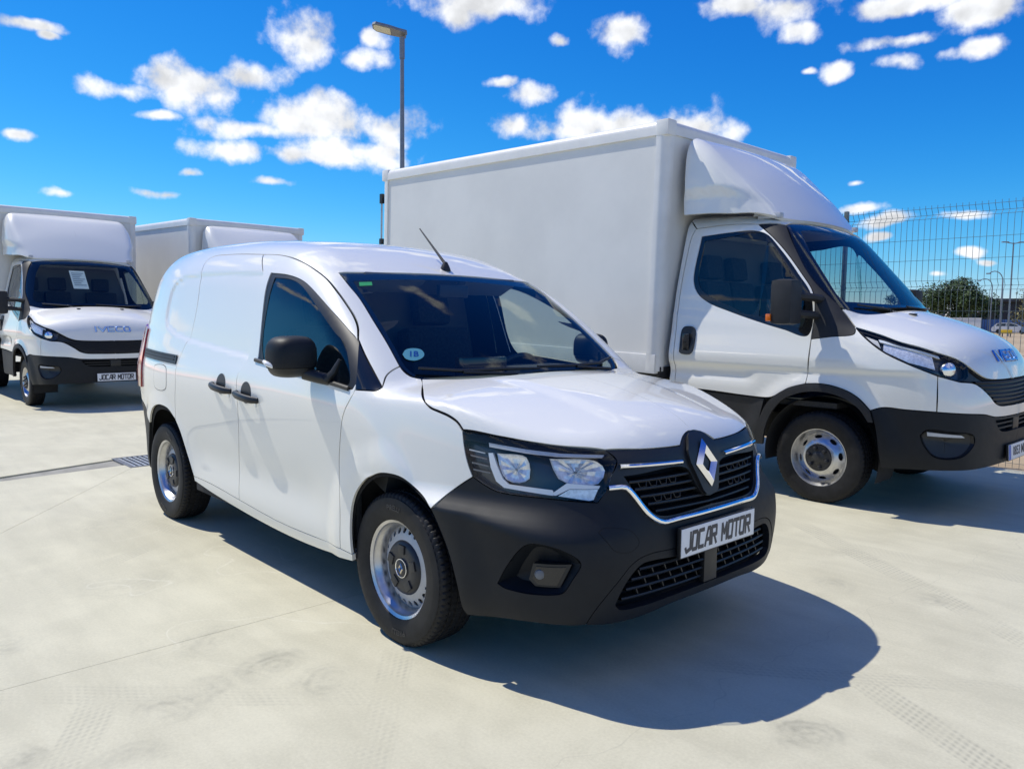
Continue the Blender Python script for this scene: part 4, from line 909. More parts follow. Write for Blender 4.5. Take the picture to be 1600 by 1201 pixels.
    both.append(fog)
    # tow-eye cover outline on the bumper
    # ---- number plate
    pz = .531; px = float(on(K, [(0, .26, pz)], 'front', .0)[0].x); pc = float(on(K, [(0, 0, pz)], 'front')[0].x)
    plate = empty('number_plate', (pc+.014, 0, pz), R(90), root)
    MB().box(-.264, .264, -.003, .012, -.060, .060, None, .0025).build('plate_holder', 'plastic', plate)
    MB().box(-.260, .260, -.0065, -.0032, -.055, .055, None, .0015).build('plate_sheet', 'plate_white', plate)
    plate_letters(plate, .0070)
    # ---- mirror (right one modelled, left one reflected)
    mir = empty('mirror', (0, 0, 0), 0, root)
    def sq(t, e): return math.copysign(abs(math.sin(t))**e, math.sin(t))
    def cq(t, e): return math.copysign(abs(math.cos(t))**e, math.cos(t))
    mc = Vector((-.640, -1.020, 1.186))
    def shell(sx, sy, sz, zlo, zhi, n=40, m=24):
        rows = []
        for i in range(m+1):
            ph = -math.pi/2+math.pi*i/m; row = []
            for j in range(n):
                th = 2*math.pi*j/n
                x = cq(ph, .55)*cq(th, .75)*sx; y = cq(ph, .55)*sq(th, .62)*sy; z = sq(ph, .72)*sz
                if x < -.02: x = -.02+(x+.02)*.35
                x -= .30*(y*y)/sy*.35*(1 if x > -.02 else .3)        # swept back outward
                z = max(zlo, min(zhi, z)); z += -.05*(-y)*.35
                row.append((mc.x+x, mc.y+y, mc.z+z))
            rows.append(row)
        return MB().grid(rows, closed=True)
    shell(.112, .112, .096, -.045, .2).build('mirror_cap', 'bumper', mir)
    shell(.107, .107, .093, -.2, -.047).build('mirror_base', 'plastic', mir)
    MB().tube([(-.48, -.905, 1.085), (-.53, -.94, 1.095), (-.58, -.98, 1.115)], [.030, .030, .036], 12, scale2=.9).build('mirror_arm', 'plastic', mir)
    MB().tube([(-.435, -.885, 1.18), (-.45, -.91, 1.12), (-.475, -.935, 1.085)], [.008, .016, .020], 10).build('mirror_stay', 'plastic', mir)
    sg = [(mc.x+.010+dx, mc.y-.108+dy, mc.z-.030+dz) for dx, dy, dz in ((.03, .035, -.012), (.018, .006, -.008), (-.005, -.010, .002), (-.03, -.012, .012))]
    MB().tube(sg, [.006, .011, .012, .008], 8).build('indicator', 'white_plastic', mir)
    both.append(mir)
    # ---- wipers and cowl
    for pts in ([(-.145, -.66), (-.10, -.45), (-.085, -.20), (-.075, .02)], [(-.085, .02), (-.09, .30), (-.115, .52), (-.16, .66)]):
        p = on(KC, [(x, y, 0) for x, y in pts], 'top', .018, 0, 2.2)
        wp = MB().tube([tuple(q) for q in p], [.007, .009, .009, .006], 8).build('wiper', 'plastic', root)
        a = p[0 if pts[0][0] < -.1 else 3]; 
        p2 = on(KC, [(x, y, 0) for x, y in ((pts[1][0]+.01, pts[1][1]), (pts[2][0]+.035, pts[2][1]+.05))], 'top', .02, 0, 2.2)
        MB().tube([tuple(q) for q in p2], .008, 8).build('wiper_arm', 'plastic', wp)
    cw = MB(); hr = [Vector(p) for p in crom(C['hood_rear'], .05)]; bs = [Vector(p) for p in crom(C['ws_base'], .05)]; n = 14
    def at(L, t): k = t*(len(L)-1); i = min(int(k), len(L)-2); return L[i].lerp(L[i+1], k-i)
    rows = [[tuple(at(hr, t)+Vector((0, 0, -.012))), tuple(at(hr, t)*.5+at(bs, t)*.5+Vector((0, 0, -.02))), tuple(at(bs, t)+Vector((0, 0, -.004)))] for t in np.linspace(0, 1, n)]
    rows += [[(x, -y, z) for x, y, z in r_] for r_ in rows[::-1][1:]]
    cw.grid(rows).build('cowl', 'plastic', root)
    # ---- roof aerial
    a0 = on(K, [(-.86, .04, 0)], 'top', 0, 0, 2.2)[0]
    an = MB(); an.lathe([(.001, .045), (.012, .040), (.022, .020), (.030, .0), (.031, -.01)], 20, 'z', tuple(a0)); ao = an.build('aerial_base', 'plastic', root)
    MB().tube([tuple(a0+Vector((0, 0, .03))), tuple(a0+Vector((-.12, 0, .135))), tuple(a0+Vector((-.245, 0, .245)))], [.009, .006, .0035], 8).build('aerial_rod', 'plastic', ao)
    # ---- windscreen stickers
    so = BITS['sticker']; st = obj('sticker', panel_mesh(KC, [so+[so[0]]], (.5, -.2, .84), off=.0012, inset=0, flange=0, step=.02, cstep=.006), 'sticker_blue', ws)
    sc = np.array(so).mean(0); e1 = np.array(so[4])-np.array(so[0]); e1 /= np.linalg.norm(e1); e2 = np.array(so[2])-np.array(so[6]); e2 /= np.linalg.norm(e2)
    def onsticker(u, v): q = sc+e1*u+e2*v; return tuple(q)
    marks = []
    tm = text_mesh('1B', .055, .0002, .001)
    for v, q in zip(tm.vertices, on(KC, [onsticker(v.co.x*.9, v.co.z) for v in tm.vertices], (.5, -.2, .84), .0022)): v.co = q
    obj('sticker_print', tm, 'plate_blue', st)
    gt = BITS['green']; obj('toll_tag', panel_mesh(KC, [[gt[i], gt[(i+1) % 4]] for i in range(4)], (.5, -.2, .84), off=-.0012, inset=0, flange=0, step=.05), 'green_tag', ws)
    # ---- wheel wells and floor
    for cx, Rr in ((0.0, .435), (-2.70, .475)):
        for s in (-1, 1):
            mb = MB(); y0, y1 = s*.845, s*.58
            arc = [(cx+Rr*math.cos(a), .33+Rr*math.sin(a)) for a in np.linspace(-.12, math.pi+.12, 31)]
            ye = [s*min(.85, -p.y) for p in on(K, [(x, 0, z) for x, z in arc], 'side', -.035)]
            mb.grid([[(x, y, z) for (x, z), y in zip(arc, ye)], [(x, y1, z) for x, z in arc]])
            mb.add([(cx, y1, .33)]+[(x, y1, z) for x, z in arc], [(0, i, i+1) for i in range(1, 31)])
            mb.build('wheel_well', 'underbody', root, recalc=False)
    MB().box(-3.2, .58, -.58, .58, .22, .30, None, .02).build('floor_pan', 'underbody', root)
    MB().box(-2.25, -.42, -.86, .86, .27, .33, None, .01).build('floor_pan', 'underbody', root)
    MB().prism([(.55, -.66), (.80, -.66), (.85, -.50), (.865, 0), (.85, .50), (.80, .66), (.55, .66)], .285, .52, 'z').build('undertray', 'void', root)
    MB().box(-.10, .62, -.50, .50, .25, .84, None, .05).build('engine_bay', 'void', root)
    # ---- cabin
    bh = MB(); sec = [(-.80, .35), (.80, .35), (.86, .9), (.84, 1.15), (.74, 1.6), (.55, 1.74), (0, 1.79), (-.55, 1.74), (-.74, 1.6), (-.84, 1.15), (-.86, .9)]
    bh.prism(sec, -1.62, -1.58, 'x'); bh.build('bulkhead', 'trim_grey', root)
    MB().box(-1.6, -.35, -.80, .80, .33, .36).build('cabin_floor', 'seat', root)
    d_ = MB(); prof = [(-.16, 1.06), (-.30, 1.085), (-.48, 1.07), (-.58, 1.02), (-.62, .92), (-.56, .78), (-.45, .70), (-.2, .6), (-.1, .9)]
    d_.prism(prof, -.80, .80, 'y'); dash = d_.build('dashboard', 'dash', root)
    MB().box(-.56, -.34, .14, .58, 1.055, 1.115, None, .025).build('instrument_hood', 'dash', dash)
    MB().box(-.47, -.40, -.20, .10, 1.05, 1.17, None, .012).build('touch_screen', 'gloss_black', dash)
    for z0, yy in ((1.075, -.1),):
        MB().box(-.30, -.20, -.70, .70, 1.072, 1.082).build('vent_strip', 'trim_grey', dash)
    swc = Vector((-.66, .36, 1.01)); ax = Vector((-.83, 0, .56)).normalized(); q = ax.to_track_quat('Z', 'Y').to_matrix().to_4x4(); Mx = Matrix.Translation(swc) @ q
    sw = MB(); sw.tube([tuple(Mx @ Vector((.185*math.cos(a), .185*math.sin(a), 0))) for a in np.linspace(0, 2*math.pi, 40, endpoint=False)], .016, 8, closed=True, up=tuple(ax))
    so_ = sw.build('steering_wheel', 'plastic', root)
    MB().tube([tuple(Mx @ Vector((0, 0, .02))), tuple(Mx @ Vector((0, 0, -.25)))], [.065, .05], 14).build('steering_hub', 'plastic', so_)
    MB().tube([tuple(Mx @ Vector((-.18, 0, 0))), tuple(Mx @ Vector((.18, 0, 0)))], .016, 8).build('steering_spoke', 'plastic', so_)
    for yy in (.38, -.38):
        s_ = empty('seat', (0, 0, 0), 0, root)
        MB().box(-1.30, -.80, yy-.25, yy+.25, .55, .72, None, .05).build('seat_cushion', 'seat', s_)
        Mt = Matrix.Translation((-1.28, yy, .70)) @ Matrix.Rotation(R(-14), 4, 'Y')
        MB().box(-.07, .07, -.25, .25, 0, .62, Mt, .05).build('seat_back', 'seat', s_)
        MB().box(-.05, .05, -.13, .13, .64, .84, Mt, .045).build('headrest', 'seat', s_)
    MB().box(-.80, -.765, -.10, .10, 1.50, 1.57, Matrix.Translation((.04, 0, -.02)), .012).build('interior_mirror', 'plastic', root)
    for s in (-1, 1):
        mb = MB(); p = on(KC, [(-.78-.1*k, s*.36, 0) for k in range(2)], 'top', -.04, 0, 2.2)
        mb.box(-.02, .02, -.19, .19, -.15, 0, Matrix.Translation((-.80, s*.33, 1.585)) @ Matrix.Rotation(R(65), 4, 'Y'), .008); mb.build('sun_visor', 'trim_grey', root)
    # inside of roof and doors
    rows = [[tuple(p) for p in on(KC, [(x, y, 0) for y in np.linspace(-.62, .62, 9)], 'top', -.03, 0, 2.2)] for x in (-.85, -1.1, -1.35, -1.58)]
    MB().grid(rows).build('headlining', 'trim_grey', root)
    for s in (-1, 1):
        MB().box(-1.55, -.35, s*.84-.015, s*.84+.015, .36, 1.05, None, .01).build('door_card', 'dash', root)
    # ---- wheels
    for x in (0.0, -2.716):
        for s in (-1, 1): van_wheel(root, x, s*.787, s, 0, 0.35 if x else 0.0)
    # left half
    for o in both:
        if o.type == 'EMPTY':
            e = empty(o.name.split('.')[0], (0, 0, 0), 0, root)
            for ch in o.children: mirrored(ch, e)
        else:
            m = mirrored(o, root)
            for ch in o.children: mirrored(ch, m)
    # hang everything on the van itself (two levels kept: thing > part > sub-part)
    for o in list(root.children):
        o.parent = van; o.location = Vector(o.location) - Vector(van.location)
    bpy.data.objects.remove(root)
    return van
WIN_IN = [(-1.275, 0, 1.575), (-1.10, 0, 1.56), (-.97, 0, 1.525), (-.80, 0, 1.45), (-.66, 0, 1.375), (-.53, 0, 1.30), (-.432, 0, 1.245), (-.315, 0, 1.080), (-.43, 0, 1.085), (-1.185, 0, 1.148), (-1.275, 0, 1.575)]
def plate_letters(plate, out):
    """dealer plate wording in squared slanted capitals"""
    xs = -.236
    for word in ('JOCAR', 'MOTOR'):
        for ch in word:
            obj('letter', block_letter(ch, .034, .072, out), 'plate_text', plate).location = (xs, 0, -.036); xs += .0440
        xs += .030
def block_letter(ch, w, h, out):
    """wide techno capital with slanted cuts, as short bars in the xz plane facing -y"""
    t = .013; k = .10
    def P(u, v): return (u*w+k*v*h*.35, v*h)
    S = {'J': [[(.95, 1), (.95, .12), (.2, .0), (.0, .22)]], 'O': [[(.12, 1), (.0, .12), (.15, .04), (.85, .04), (1, .88), (.9, .96), (.12, .96)]],
         'C': [[(1, .95), (.1, .95), (.0, .05), (.9, .05)]], 'A': [[(.0, 0), (.55, .95), (.98, .95), (.98, 0)], [(.45, .34), (.98, .34)]],
         'R': [[(.05, 0), (.05, .95), (.98, .95), (.98, .50), (.05, .50)], [(.5, .5), (.98, .0)]], 'M': [[(.0, 0), (.05, .95), (.5, .35), (.95, .95), (1, 0)]],
         'T': [[(-.02, .95), (1.05, .95)], [(.52, .95), (.52, 0)]]}[ch]
    mb = MB()
    for st in S:
        p = [Vector(P(*q)) for q in st]
        for i in range(len(p)-1):
            a, b = p[i], p[i+1]; d = (b-a); L = d.length
            if L < 1e-5: continue
            d /= L; n = Vector((-d.y, d.x)); tt = t*(.5 if abs(d.y) > abs(d.x) else .62)
            q = [a-d*tt*.5-n*tt, b+d*tt*.5-n*tt, b+d*tt*.5+n*tt, a-d*tt*.5+n*tt]
            e = .00005*i
            mb.add([(v.x, -out-e, v.y) for v in q], [(0, 1, 2, 3)])
    return mb.mesh(recalc=False)
van_wheel_meshes()
VAN = build_van()
# ---------------------------------------------------------------- box truck: cab as a smooth field (metres, front axle at x=0)
dW = nspline([(.25, .93), (.4, .975), (.6, .99), (.8, 1.0), (1.0, 1.0), (1.2, .985), (1.35, .965), (1.5, .945), (1.8, .885), (2.1, .815), (2.3, .765), (2.5, .71)])
dR = nspline([(-1.6, 2.30), (-1.2, 2.30), (-.9, 2.285), (-.6, 2.24), (-.4, 2.18), (-.1, 2.05)])
dH = nspline([(-.3, 1.56), (0, 1.53), (.3, 1.47), (.6, 1.38), (.8, 1.295), (.95, 1.20), (1.05, 1.10)])
dF = nspline([(.2, 1.0), (.35, 1.045), (.5, 1.058), (.65, 1.06), (.75, 1.055), (.85, 1.045), (.95, 1.02), (1.05, .99), (1.2, .93), (1.35, .85)])
dT = nspline([(-2, 0), (-.4, 0), (0, .0), (.3, .01), (.6, .045), (.9, .12), (1.1, .20)])
def truck_parts(P):
    x, y, z = P[..., 0], np.abs(P[..., 1]), P[..., 2]
    w = dW(z)-np.where(x > -.4, dT(x), 0)
    rr = np.sqrt(x**2+(z-.36)**2); w = w+.02*(1-sstep(.52, .66, rr))
    # pressed shoulder over the wheel and along the door
    w = w+.018*sstep(.98, 1.03, z)*(1-sstep(1.03, 1.30, z))*(1-sstep(.75, .95, x))
    w = w-.016*np.exp(-((z-.93)/.05)**2)*sstep(.42, .6, np.abs(x+.05))*(1-sstep(.3, .5, x))
    fs = (y-w)*.96
    fr = (z-dR(x)+.07*y*y)
    fw = .746*(x-.22)+.666*(z-1.50)+.13*y*y
    cab = smax(smax(smax(fr, fw, .08), fs, .14), 1.05-z, .05)
    fh = (z-dH(x)+.16*y*y)*.93
    low = smax(fh, fs, .12)
    ff = (x-dF(z)+.10*y*y+.22*y**6)*.92
    low = smax(low, ff, .10)
    return cab, low, -x-1.36
def truck_body(P):
    cab, low, fb = truck_parts(P); return smax(smin(cab, low, .03), fb, .03)
def truck_cab(P):
    cab, low, fb = truck_parts(P); return smax(cab, fb, .03)
dD = nspline([(-1.4, 2.975), (-1.25, 2.94), (-1.1, 2.865), (-.95, 2.755), (-.8, 2.62), (-.66, 2.465), (-.54, 2.32), (-.45, 2.20), (-.38, 2.09)])
def deflector(P):
    x, y, z = P[..., 0], np.abs(P[..., 1]), P[..., 2]
    w = .965-.14*sstep(-1.1, -.4, x)-.10*(z-2.2)-.035*(1-sstep(2.38, 2.50, z+.10*sstep(-1.0, -.4, x)))
    ft = (z-dD(x)+(.02+.14*sstep(-1.3, -.8, x))*y*y)*.72
    return smax(smax(y-w, ft, .13), -x-1.45, .03)

def truck_wheel_meshes():
    WHEEL['t_tyre'] = tyre_mesh(.350, .212, .205, 240, 60, .006)
    WHEEL['t_rim'] = MB().lathe([(.2, .09), (.190, .05), (.180, -.02), (.186, -.045), (.196, -.058), (.205, -.078), (.214, -.092), (.2185, -.093), (.219, -.086), (.213, -.080)], 64).mesh(40)
    def face(P):
        r_ = np.sqrt(P[..., 0]**2+P[..., 2]**2); h = np.interp(r_, [0, .10, .125, .150, .175, .19], [.088, .088, .080, .060, .040, .034]); return -P[..., 1]-h
    holes = []
    for i in range(8):
        a = 2*math.pi*(i+.5)/8; holes.append([circ(.157*math.cos(a), .157*math.sin(a), .013, .030, a, 12)])
    WHEEL['t_disc'] = panel_mesh(face, [circ(0, 0, .187, .187, 0, 60)], 'side', [[circ(0, 0, .06, .06, 0, 20)]]+holes, inset=0, flange=.008, step=.016, cstep=.008, t0=-.15, t1=.15)
    WHEEL['t_hub'] = MB().lathe([(0, -.105), (.040, -.104), (.045, -.100), (.050, -.098), (.098, -.096), (.104, -.088), (.106, -.076)], 48).mesh(40)
    nut = MB()
    nut.lathe([(0, -.122), (.010, -.120), (.014, -.112), (.016, -.095)], 10); WHEEL['t_nut'] = nut.mesh(40)
    WHEEL['t_drum'] = MB().lathe([(0, -.02), (.17, -.02), (.17, .04), (0, .04)], 28).mesh()
def truck_wheel(parent, x, y, side):
    w = empty('wheel', (x, y, .344), 0, parent); w.rotation_euler = (0, .25, math.pi if side > 0 else 0)
    obj('tyre', WHEEL['t_tyre'], 'rubber', w); obj('rim', WHEEL['t_rim'], 'steel', w); obj('wheel_disc', WHEEL['t_disc'], 'steel', w); obj('hub_cap', WHEEL['t_hub'], 'cap_grey', w); obj('brake', WHEEL['t_drum'], 'underbody', w)
    for i in range(6):
        a = math.pi*2*i/6; obj('wheel_nut', WHEEL['t_nut'], 'cap_grey', w).location = (.073*math.cos(a), 0, .073*math.sin(a))
    return w

def build_truck():
    D, DC = truck_body, truck_cab
    root = empty('box_truck', (0, 0, 0)); both = []
    def sx(L, F=D): return [tuple(p) for p in on(F, [(x, 0, z) for x, z in L], 'side')]
    def fy(L, F=D): return [tuple(p) for p in on(F, [(0, y, z) for y, z in L], 'front')]
    def pan(name, outl, d, m, F=D, holes=(), backing=True, **kw):
        kw.setdefault('step', .035); kw.setdefault('inset', .0035)
        o = obj(name, panel_mesh(F, outl, d, holes, **kw), m, root)
        if backing:
            k2 = dict(kw); k2.update(off=kw.get('off', 0.0)-.016, inset=-.008, flange=0.0, step=.07, cstep=.03); obj('inner_skin', panel_mesh(F, outl, d, holes, **k2), 'void', o)
        return o
    rear = sx([(-1.275, .80), (-1.29, 1.2), (-1.30, 1.5), (-1.29, 1.9), (-1.27, 2.10), (-1.24, 2.16)])
    top = sx([(-1.24, 2.16), (-.9, 2.17), (-.66, 2.155)])
    fr = sx([(-.66, 2.155), (-.52, 2.05), (-.39, 1.93), (-.22, 1.74), (-.11, 1.60), (-.075, 1.50), (-.07, 1.24)])
    fr2 = sx([(-.07, 1.24), (-.075, 1.0), (-.085, .905)])
    bot = sx([(-.085, .905), (-.22, .862), (-.33, .795), (-.39, .775), (-.94, .79), (-1.275, .80)])
    win = sx([(-1.17, 2.085), (-1.18, 1.71), (-1.12, 1.60), (-1.0, 1.52), (-.80, 1.45), (-.55, 1.375), (-.30, 1.31), (-.10, 1.27), (-.11, 1.55), (-.25, 1.74), (-.42, 1.93), (-.56, 2.06), (-.68, 2.10), (-.9, 2.10), (-1.17, 2.085)])
    door = pan('cab_door', [top, fr, fr2, bot, rear], 'side', 'paint', holes=[[win]]); both.append(door)
    # door glass: black surround, big pane, small front pane
    pane = sx([(-1.135, 2.045), (-1.14, 1.72), (-1.08, 1.62), (-.98, 1.56), (-.80, 1.49), (-.58, 1.425), (-.58, 2.06), (-.9, 2.065), (-1.135, 2.045)])
    pane2 = sx([(-.53, 1.41), (-.30, 1.35), (-.16, 1.33), (-.16, 1.53), (-.29, 1.73), (-.44, 1.91), (-.53, 2.0), (-.53, 1.41)])
    sur = pan('window_surround', [win], 'side', 'gloss_black', holes=[[pane], [pane2]], off=-.005, inset=-.001, flange=.01, backing=False); both.append(sur)
    both.append(pan('side_window', [pane], 'side', 'glass_side', off=-.010, inset=-.004, flange=0, step=.1, backing=False)); both.append(pan('side_window', [pane2], 'side', 'glass_side', off=-.010, inset=-.004, flange=0, step=.1, backing=False))
    # windscreen and pillars
    head = [tuple(p) for p in on(DC, [(0, y, z) for y, z in ((0, 2.195), (-.3, 2.19), (-.55, 2.17), (-.70, 2.14))], 'front', t0=-1.2)]
    edge = [head[-1]]+sx([(-.34, 1.97), (-.14, 1.70), (.09, 1.48)], DC)
    base = [edge[-1]]+[tuple(p) for p in on(DC, [(0, y, z) for y, z in ((-.80, 1.44), (-.6, 1.42), (-.3, 1.41), (0, 1.41))], 'front', t0=-1.2)]
    mid = [tuple(p) for p in on(DC, [(0, 0, z) for z in (1.41, 1.6, 1.8, 2.0, 2.1)], 'front', t0=-1.2)]+[head[0]]
    mid[0] = base[-1]
    ws = pan('windscreen', [head, edge, base, mid], (.72, -.15, .67), 'glass', F=DC, sym=True, step=.06, inset=.012, off=-.004, flange=0, backing=False)
    ih = [tuple(p) for p in on(DC, [(0, y, z) for y, z in ((0, 2.12), (-.35, 2.115), (-.60, 2.09))], 'front', -.008, t0=-1.2)]
    ie = [ih[-1]]+[tuple(p) for p in on(DC, [(0, y, z) for y, z in ((-.685, 1.95), (-.765, 1.70), (-.80, 1.56), (-.77, 1.525))], 'front', -.008, t0=-1.2)]
    ib = [ie[-1]]+[tuple(p) for p in on(DC, [(0, y, z) for y, z in ((-.5, 1.52), (-.25, 1.515), (0, 1.515))], 'front', -.008, t0=-1.2)]
    pan('windscreen_border', [head, edge, base, [base[-1], ib[-1]], rev(ib), rev(ie), rev(ih), [ih[0], head[0]]], (.72, -.15, .67), 'gloss_black', F=DC, sym=True, step=.06, inset=.006, off=-.007, flange=0, backing=False)
    hc = sx([(.10, 1.465), (.16, 1.40), (.225, 1.335)]); low_e = sx([(.225, 1.335), (.235, 1.285), (.08, 1.262), (-.07, 1.24)])
    pil = pan('pillar_trim', [[head[-1]]+edge[1:], hc, low_e, rev(fr), [fr[0], head[-1]]], (.35, -.85, .4), 'plastic_dull', off=-.002); both.append(pil)
    # roof skin
    rr = [(-1.335, -.745, 2.16), (-1.335, -.5, 2.275), (-1.335, 0, 2.30)]
    rr = [tuple(p) for p in on(D, [(-1.33, -.735, 0), (-1.33, -.45, 0), (-1.33, 0, 0)], 'top', 0, 1.5, 2.6)]
    rmid = [tuple(p) for p in on(D, [(x, 0, 0) for x in (-1.33, -1.1, -.9, -.7)], 'top', 0, 1.5, 2.6)]+[head[0]]
    pan('cab_roof', [head, [head[-1], fr[0]], rev(top), [top[0], rr[0]], rr, rmid], 'roof', 'paint', sym=True, step=.045, backing=False)
    both.append(pan('cab_corner', [rev(rear), sx([(-1.275, .80), (-1.335, .80)]), sx([(-1.335, .80), (-1.345, 1.5), (-1.335, 2.0), (-1.33, 2.13)]), [tuple(sx([(-1.33, 2.13)])[0]), rr[0]], [rr[0], rear[-1]]], 'side', 'paint', step=.05))
    # bonnet
    hs = sx([(.225, 1.335), (.40, 1.285), (.57, 1.228)])+[tuple(p) for p in on(D, [(.74, -.83, 1.17), (.86, -.735, 1.12), (.91, -.685, 1.08)], 'nose')]
    hf = [hs[-1]]+fy([(-.60, 1.025), (-.52, .992), (-.42, .978), (-.2, .972), (0, .972)])
    hm = [hf[-1]]+[tuple(p) for p in on(D, [(0, 0, z) for z in (1.05, 1.15)], 'front')]+[tuple(p) for p in on(D, [(x, 0, 0) for x in (.85, .7, .5, .35)], 'top', 0, .6, 1.8)]
    hr = [hc[0]]+[tuple(p) for p in on(D, [(x, y, 0) for x, y in ((.18, -.75), (.25, -.55), (.29, -.3))], 'top', 0, .6, 1.8)]+[tuple(on(D, [(.30, 0, 0)], 'top', 0, .6, 1.8)[0])]
    hm.append(hr[-1])
    hood = pan('bonnet', [hc, hs, hf, hm, rev(hr)], (.6, -.3, .74), 'paint', sym=True, step=.03, inset=.004)
    for s in (-1, 1):
        q = on(D, [(.40, s*.30, 0)], 'top', .002, .6, 1.8)[0]; MB().box(q.x-.03, q.x+.02, q.y-.022, q.y+.022, q.z-.006, q.z+.010, None, .005).build('washer_jet', 'plastic', hood)
    # front lamps
    hb = sx([(.225, 1.335), (.30, 1.27), (.45, 1.165), (.62, 1.085)])+[tuple(p) for p in on(D, [(.79, -.89, 1.01), (.89, -.785, .972)], 'nose')]
    hi = [hb[-1]]+[tuple(p) for p in on(D, [(.93, -.72, 1.0), (.91, -.685, 1.08)], 'nose')]
    lamp = empty('headlight', (0, 0, 0), 0, root); hd = (.6, -.78, .15)
    outl = [hs, rev(hi), rev(hb)]
    obj('lens_cover', panel_mesh(D, outl, hd, off=.001, inset=.002, flange=.012, step=.05), 'lens', lamp)
    obj('housing', panel_mesh(D, outl, hd, off=-.05, inset=-.004, flange=0, step=.06), 'lamp_dark', lamp)
    w = panel_mesh(D, outl, hd, off=-.004, inset=.003, flange=.05, step=.3); bm = bmesh.new(); bm.from_mesh(w); bmesh.ops.delete(bm, geom=[f for f in bm.faces if len(f.verts) == 3], context='FACES'); bm.to_mesh(w); bm.free(); obj('bezel', w, 'gloss_black', lamp)
    for nm, L, off, m in (('reflector_bowl', [(.46, -.955, 1.225), (.74, -.86, 1.145), (.765, -.87, 1.05), (.62, -.94, 1.095), (.46, -.965, 1.172)], -.03, 'lamp_bowl'), ('light_guide', [(.42, -.95, 1.255), (.76, -.82, 1.145), (.77, -.82, 1.125), (.43, -.955, 1.235)], -.02, 'white_plastic'), ('indicator', [(.33, -.96, 1.28), (.42, -.955, 1.245), (.44, -.96, 1.19), (.36, -.965, 1.25)], -.03, 'silver')):
        c = [tuple(p) for p in on(D, L, hd, off)]; obj(nm, panel_mesh(D, [[c[i], c[(i+1) % len(c)]] for i in range(len(c))], hd, off=off, inset=0, flange=.012, step=.03), m, lamp)
    q = on(D, [(.83, -.80, 1.05)], hd, -.022)[0]; M = Matrix.Translation(q) @ Vector((.8, -.58, .1)).to_track_quat('X', 'Z').to_matrix().to_4x4()
    ln = MB().lathe([(0, .020), (.030, .014), (.050, 0), (.056, -.02)], 28, 'x'); ln.v = [tuple(M @ Vector(v)) for v in ln.v]; ln.build('projector', 'reflector', lamp)
    both.append(lamp)
    # wing, front mask, bumper
    seam_t = hb[-2]; bt = sx([(.395, .745), (.47, .772), (.62, .768)])+[tuple(p) for p in on(D, [(.80, -.90, .765)], 'nose')]
    arch = sx([(-.085, .905), (.02, .912), (.12, .903), (.24, .868), (.32, .82), (.395, .745)])
    wing = pan('wing', [rev(low_e), rev(hc[-1:])+hb[:-1], [hb[-2], bt[-1]], rev(bt), rev(arch), rev(fr2)], (.25, -.96, .1), 'paint'); both.append(wing)
    gi = [hb[-1]]+fy([(-.66, .955), (-.53, .875), (-.46, .822), (-.38, .796), (-.2, .788), (0, .786)])
    bt2 = [bt[-1]]+[tuple(p) for p in on(D, [(.93, -.77, .757)], 'nose')]+fy([(-.60, .745), (-.47, .722), (-.3, .714), (0, .712)])
    pan('front_mask', [hb[-2:], gi, [gi[-1], bt2[-1]], rev(bt2), [bt2[0], hb[-2]]], 'nose', 'paint', sym=True, step=.03)
    gt = rev(hf)+[hi[-1]]
    grille = pan('grille', [rev(gi), hi, hf[0:], [hf[-1], gi[-1]]], 'front', 'plastic', sym=True, off=-.022, inset=-.004, flange=0, backing=False)
    for k in range(6):
        z0 = .815+.028*k; y1 = .43+.045*k
        p = on(D, [(0, y, z0+.010*(abs(y)/y1)**2) for y in np.linspace(-y1, y1, 31)], 'front', -.010)
        rows = [[(q.x+dx, q.y, q.z+dz) for dx, dz in ((.010, -.006), (.013, -.001), (.008, .006), (-.014, .007), (-.014, -.007))] for q in p]
        MB().grid(rows, closed=True).build('slat', 'plastic_dull', grille)
    ba = sx([(.395, .745), (.43, .62), (.455, .45), (.465, .335)]); bb = [ba[-1]]+[tuple(p) for p in on(D, [(.66, -.93, .345), (.88, -.83, .36)], 'nose')]+fy([(-.65, .365), (-.35, .372), (0, .375)])
    lgt = fy([(0, .690), (-.30, .692), (-.45, .695)]); lgb = fy([(-.45, .695), (-.39, .635), (-.33, .612), (0, .605)])
    fog = [tuple(p) for p in on(D, [(.715, -.925, .595), (.74, -.91, .635), (.86, -.845, .632), (1.0, -.73, .605), (1.005, -.72, .55), (.94, -.79, .46), (.80, -.885, .452), (.735, -.915, .53)], 'nose')]; fog.append(fog[0])
    pan('front_bumper', [ba, bb, [bb[-1], lgb[-1]], rev(lgb), rev(lgt), [lgt[0], bt2[-1]], rev(bt2), rev(bt)], 'nose', 'bumper', holes=[[fog]], sym=True, step=.03, flange=.04, backing=False)
    lg = obj('lower_grille', panel_mesh(D, [lgt, lgb, [lgb[-1], lgt[0]]], 'front', off=-.05, inset=-.03, flange=0, step=.08, sym=True), 'void', root)
    for z0, y1 in ((.632, .38), (.665, .41)):
        p = on(D, [(0, y, z0) for y in np.linspace(-y1, y1, 17)], 'front', -.02); MB().grid([[(q.x+dx, q.y, q.z+dz) for dx, dz in ((.006, -.006), (.006, .006), (-.02, .006), (-.02, -.006))] for q in p], closed=True).build('slat', 'plastic_dull', lg)
    MB().box(1.0, 1.048, -.07, .07, .60, .695, None, .006).build('sensor_panel', 'plastic', lg)
    fo = empty('fog_pocket', (0, 0, 0), 0, root); fc = np.array(fog[:-1]); ce = fc.mean(0); loop = chain([fog], .03)
    rows = [[tuple(np.array(p)-grad(D, np.array(p)[None])[0]*dep+(ce-np.array(p))*sh) for p in loop] for dep, sh in ((.002, 0), (.018, .05), (.022, .3), (.022, 1))]
    MB().grid(rows, closed=True).build('pocket', 'plastic', fo, recalc=False)
